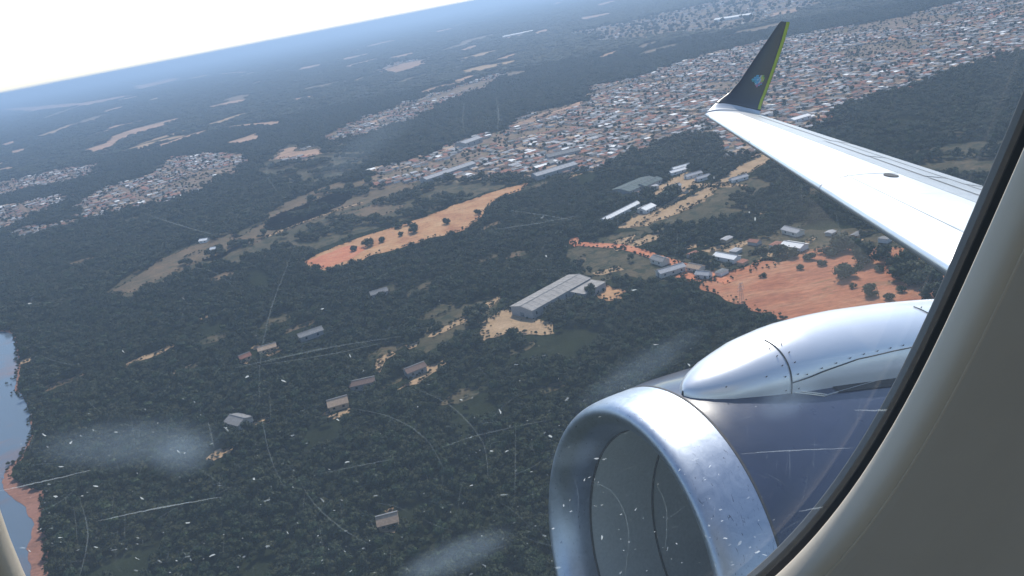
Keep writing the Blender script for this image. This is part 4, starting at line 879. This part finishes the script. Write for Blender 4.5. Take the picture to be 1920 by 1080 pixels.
for px, wd, mt in [([(440, 690), (600, 655), (755, 630)], 2.4, M_SCRF), ([(480, 686), (620, 664), (730, 640)], 1.6, M_SCRF), ([(180, 978), (300, 952), (415, 932)], 2.2, M_SCR), ([(0, 921), (70, 905), (170, 882)], 2.4, M_SCR),
        ([(560, 898), (590, 945), (640, 990), (695, 1022)], 2.2, M_SCRF), ([(920, 431), (1000, 420), (1085, 404)], 2., M_SCRF), ([(958, 395), (1010, 402), (1070, 412)], 2., M_SCRF), ([(600, 888), (680, 872), (740, 860)], 1.8, M_SCRF),
        ([(820, 842), (900, 815), (1040, 785)], 1.8, M_SCRF), ([(1390, 851), (1480, 845), (1600, 840)], 1.8, M_SCR), ([(1602, 769), (1660, 769), (1690, 764)], 2.8, M_SCR), ([(1498, 959), (1530, 953), (1562, 949)], 2.2, M_SCR),
        ([(555, 455), (530, 520), (505, 590), (488, 680), (486, 760)], 2.2, M_SCRF), ([(488, 770), (505, 850), (530, 910)], 1.8, M_SCRF), ([(660, 765), (740, 785), (800, 825), (832, 880)], 2., M_SCRF), ([(780, 728), (850, 765), (905, 830), (915, 900)], 1.8, M_SCRF),
        ([(1102, 900), (1150, 925), (1178, 990), (1172, 1080)], 1.8, M_SCRF), ([(1230, 905), (1250, 960), (1245, 1050)], 1.6, M_SCRF), ([(967, 800), (966, 870), (965, 940)], 1.6, M_SCRF), ([(390, 790), (396, 815), (402, 840)], 2.2, M_SCRF),
        ([(1339, 745), (1342, 770), (1342, 792)], 1.6, M_SCRF), ([(1480, 840), (1481, 870), (1481, 895)], 1.6, M_SCRF), ([(930, 180), (935, 215), (932, 250)], 3., M_SCRF), ([(870, 190), (868, 230), (872, 250)], 2.5, M_SCRF),
        ([(270, 400), (330, 420), (400, 440)], 2.5, M_SCRF), ([(1460, 690), (1600, 665), (1725, 648)], 1.5, M_SCRF), ([(150, 1080), (165, 1000), (150, 940)], 3., M_SCRF), ([(560, 260), (500, 320), (540, 380)], 1.5, M_SCRF)]:
    scratch(px, wd, mt)
fl = MB(); rf = random.Random(5)
for k in range(370):
    if k < 330: u, v = rf.uniform(30, 1440), 1080-abs(rf.gauss(0, 210))
    elif k < 352: u, v = rf.gauss(1150, 130), rf.gauss(900, 90)
    else: u, v = rf.uniform(100, 1700), rf.uniform(150, 1000)
    if v < 10 or v > 1078: continue
    L_ = rf.choice([1.1, 1.4, 1.8, 2.2, 3, 4, 6.5])*rf.uniform(.7, 1.2); a = rf.gauss(.35 if u > 650 else -.15, .5); wd = L_*rf.uniform(.12, .35)+.4
    d = np.array([math.cos(a), -math.sin(a)]); n_ = np.array([-d[1], d[0]]); c0 = np.array([u, v]); ring = []
    for j in range(7):
        t = 2*math.pi*j/7; ring.append(c0+d*math.cos(t)*L_*rf.uniform(.4, 1.15)+n_*math.sin(t)*wd*rf.uniform(.2, 1.2))
    fl.add([(*on_pane(*q, SZ-.0003), SZ-.0003) for q in ring], [tuple(range(7))], 0 if rf.random() < .42 else 1)
for (u, v, L_, wd, a) in [(464, 706, 8, 3, .5), (104, 931, 8, 4, -.2), (133, 830, 7, 4, .8), (476, 898, 5, 5, 0), (938, 772, 10, 3, -1.1), (1032, 818, 7, 4, -.4), (1416, 410, 3, 7, 0), (1405, 398, 2, 4, 0), (1024, 480, 3, 5, 0), (180, 912, 9, 3, -.1), (115, 875, 9, 2, 0), (112, 1008, 8, 2, 0), (180, 1026, 7, 2.5, -.2), (1105, 895, 6, 2, .4), (1192, 955, 7, 2, .9)]:
    d = np.array([math.cos(a), -math.sin(a)]); n_ = np.array([-d[1], d[0]])
    fl.add([(*on_pane(*(np.array([u, v])+d*math.cos(2*math.pi*j/9)*L_*.65*rf.uniform(.5, 1.1)+n_*math.sin(2*math.pi*j/9)*wd*.6*rf.uniform(.4, 1.1)), SZ-.0003), SZ-.0003) for j in range(9)], [tuple(range(9))], 0)
tag(obj('flecks', fl.build('flecks', [M_CHIP, M_SCR]), pane), kind='stuff')
hl = MB()
for k in range(260):
    u, v = rf.uniform(20, 1700), 1080-abs(rf.gauss(0, 330)); a = rf.choice([rf.gauss(.2, .35), rf.uniform(0, 3.14), rf.gauss(1.5, .15)]); L_ = rf.choice([8, 14, 22, 40, 70])*rf.uniform(.6, 1.3); cu = rf.gauss(0, .006); wd = rf.uniform(.25, .55)
    pts = []; p_ = np.array([u, v])
    for j in range(9): pts.append(p_.copy()); p_ = p_+np.array([math.cos(a), -math.sin(a)])*L_/8; a += cu*L_/8
    n0 = len(hl.v)
    for j, p_ in enumerate(pts):
        d = pts[min(j+1, 8)]-pts[max(j-1, 0)]; d = d/np.linalg.norm(d); n_ = np.array([-d[1], d[0]])*wd*(.3+.7*math.sin(math.pi*j/8))
        hl.v += [(*on_pane(*(p_+n_), SZ-.0001), SZ-.0001), (*on_pane(*(p_-n_), SZ-.0001), SZ-.0001)]
        if j: hl.f.append((n0+2*j-2, n0+2*j-1, n0+2*j+1, n0+2*j)); hl.m.append(0)
tag(obj('hairline_scratches', hl.build('hairline_scratches', [M_SCRF]), pane), kind='stuff')
# outer frame, seal, surround and wall panel
v, f = wring([(.030, -.0075), (.0045, -.0075), (.0042, -.0070), (.0042, -.0046), (.030, -.0045)]); wobj('outer_frame', recalc(mesh('outer_frame', v, f, M_OUTFR, smooth=False)))
v, f = wring([(.012, -.0012), (.0023, -.0012), (.0021, -.0006), (.0022, .0022), (.0026, .0031), (.012, .0032)]); wobj('window_seal', recalc(mesh('window_seal', v, f, M_SEAL, smooth=False)))
v, f = wring([(.012, .0033), (.0004, .0034), (.0000, .0040), (.0000, .0065), (.0003, .0090), (.0011, .0112), (.0028, .0130), (.0052, .0138), (.0076, .0140)]); wobj('window_surround', recalc(mesh('window_surround', v, f, M_REVEAL, smooth=True)))
v, f = wring([(.0076, .0138), (.0076, .0144), (.0077, .0145), (.0086, .0146)]); wobj('surround_edge', recalc(mesh('surround_edge', v, f, M_REVEAL, smooth=False)))
n = 120; rows = [[sup(k, n, g, z) for k in range(n)] for g, z in ((.0087, .0144), (.013, .0152), (.05, .0176), (.11, .0186))]
def rect(k, X, Y, z):
    t = 2*math.pi*k/n; c, s = math.cos(t), math.sin(t); m_ = max(abs(c)/X, abs(s)/Y); return (c/m_, s/m_, z)
rows.append([rect(k, .55, .50, .0195) for k in range(n)]); rows.append([rect(k, .55, .50, -.03) for k in range(n)])
v, f = loft(rows, True); wobj('sidewall_panel', recalc(mesh('sidewall_panel', v, f, M_PANEL, smooth=False)))
# cabin lining round the seat (behind and above the camera)
b = MB()
x0, x1 = -1.6, 1.9
prof = [(.05, .46), (-.35, .78), (-1.2, .95), (-2.0, .78), (-2.4, .35), (-2.5, -.3), (-2.3, -1.1), (-.2, -1.1), (.25, -.75), (.33, -.54)]
v, f = loft([[np.array([x, s, u]) for s, u in prof] for x in np.linspace(x0, x1, 8)]); lin = obj('cabin_lining', recalc(mesh('cabin_lining', v, f, M_LINING)), plane)
for xa, xb in ((x0, .121-.55), (.121+.55, x1)):
    v, f = loft([[np.array([x, s, u]) for s, u in ((.33, -.54), (.19, -.03), (.05, .46))] for x in (xa, xb)]); obj('wall_lining', mesh('wall_lining', v, f, M_LINING), plane)

# ------------------------------------------------------------------ haze
hz = MB(); hz.box(-GS-2000, GS+2000, -GS-2000, GS+2000, -1.5, ALT+25)
hm = bpy.data.materials.new('haze'); hm.use_nodes = True; t_ = hm.node_tree; t_.nodes.remove(t_.nodes['Principled BSDF']); pv = t_.nodes.new('ShaderNodeVolumePrincipled')
pv.inputs['Color'].default_value = (.42, .59, .84, 1); pv.inputs['Density'].default_value = 1.3e-4; pv.inputs['Anisotropy'].default_value = .4
t_.links.new(pv.outputs[0], t_.nodes['Material Output'].inputs['Volume'])
tag(obj('haze', hz.build('haze', [hm])), 'pale blue haze lying over the whole landscape', 'haze', kind='stuff')
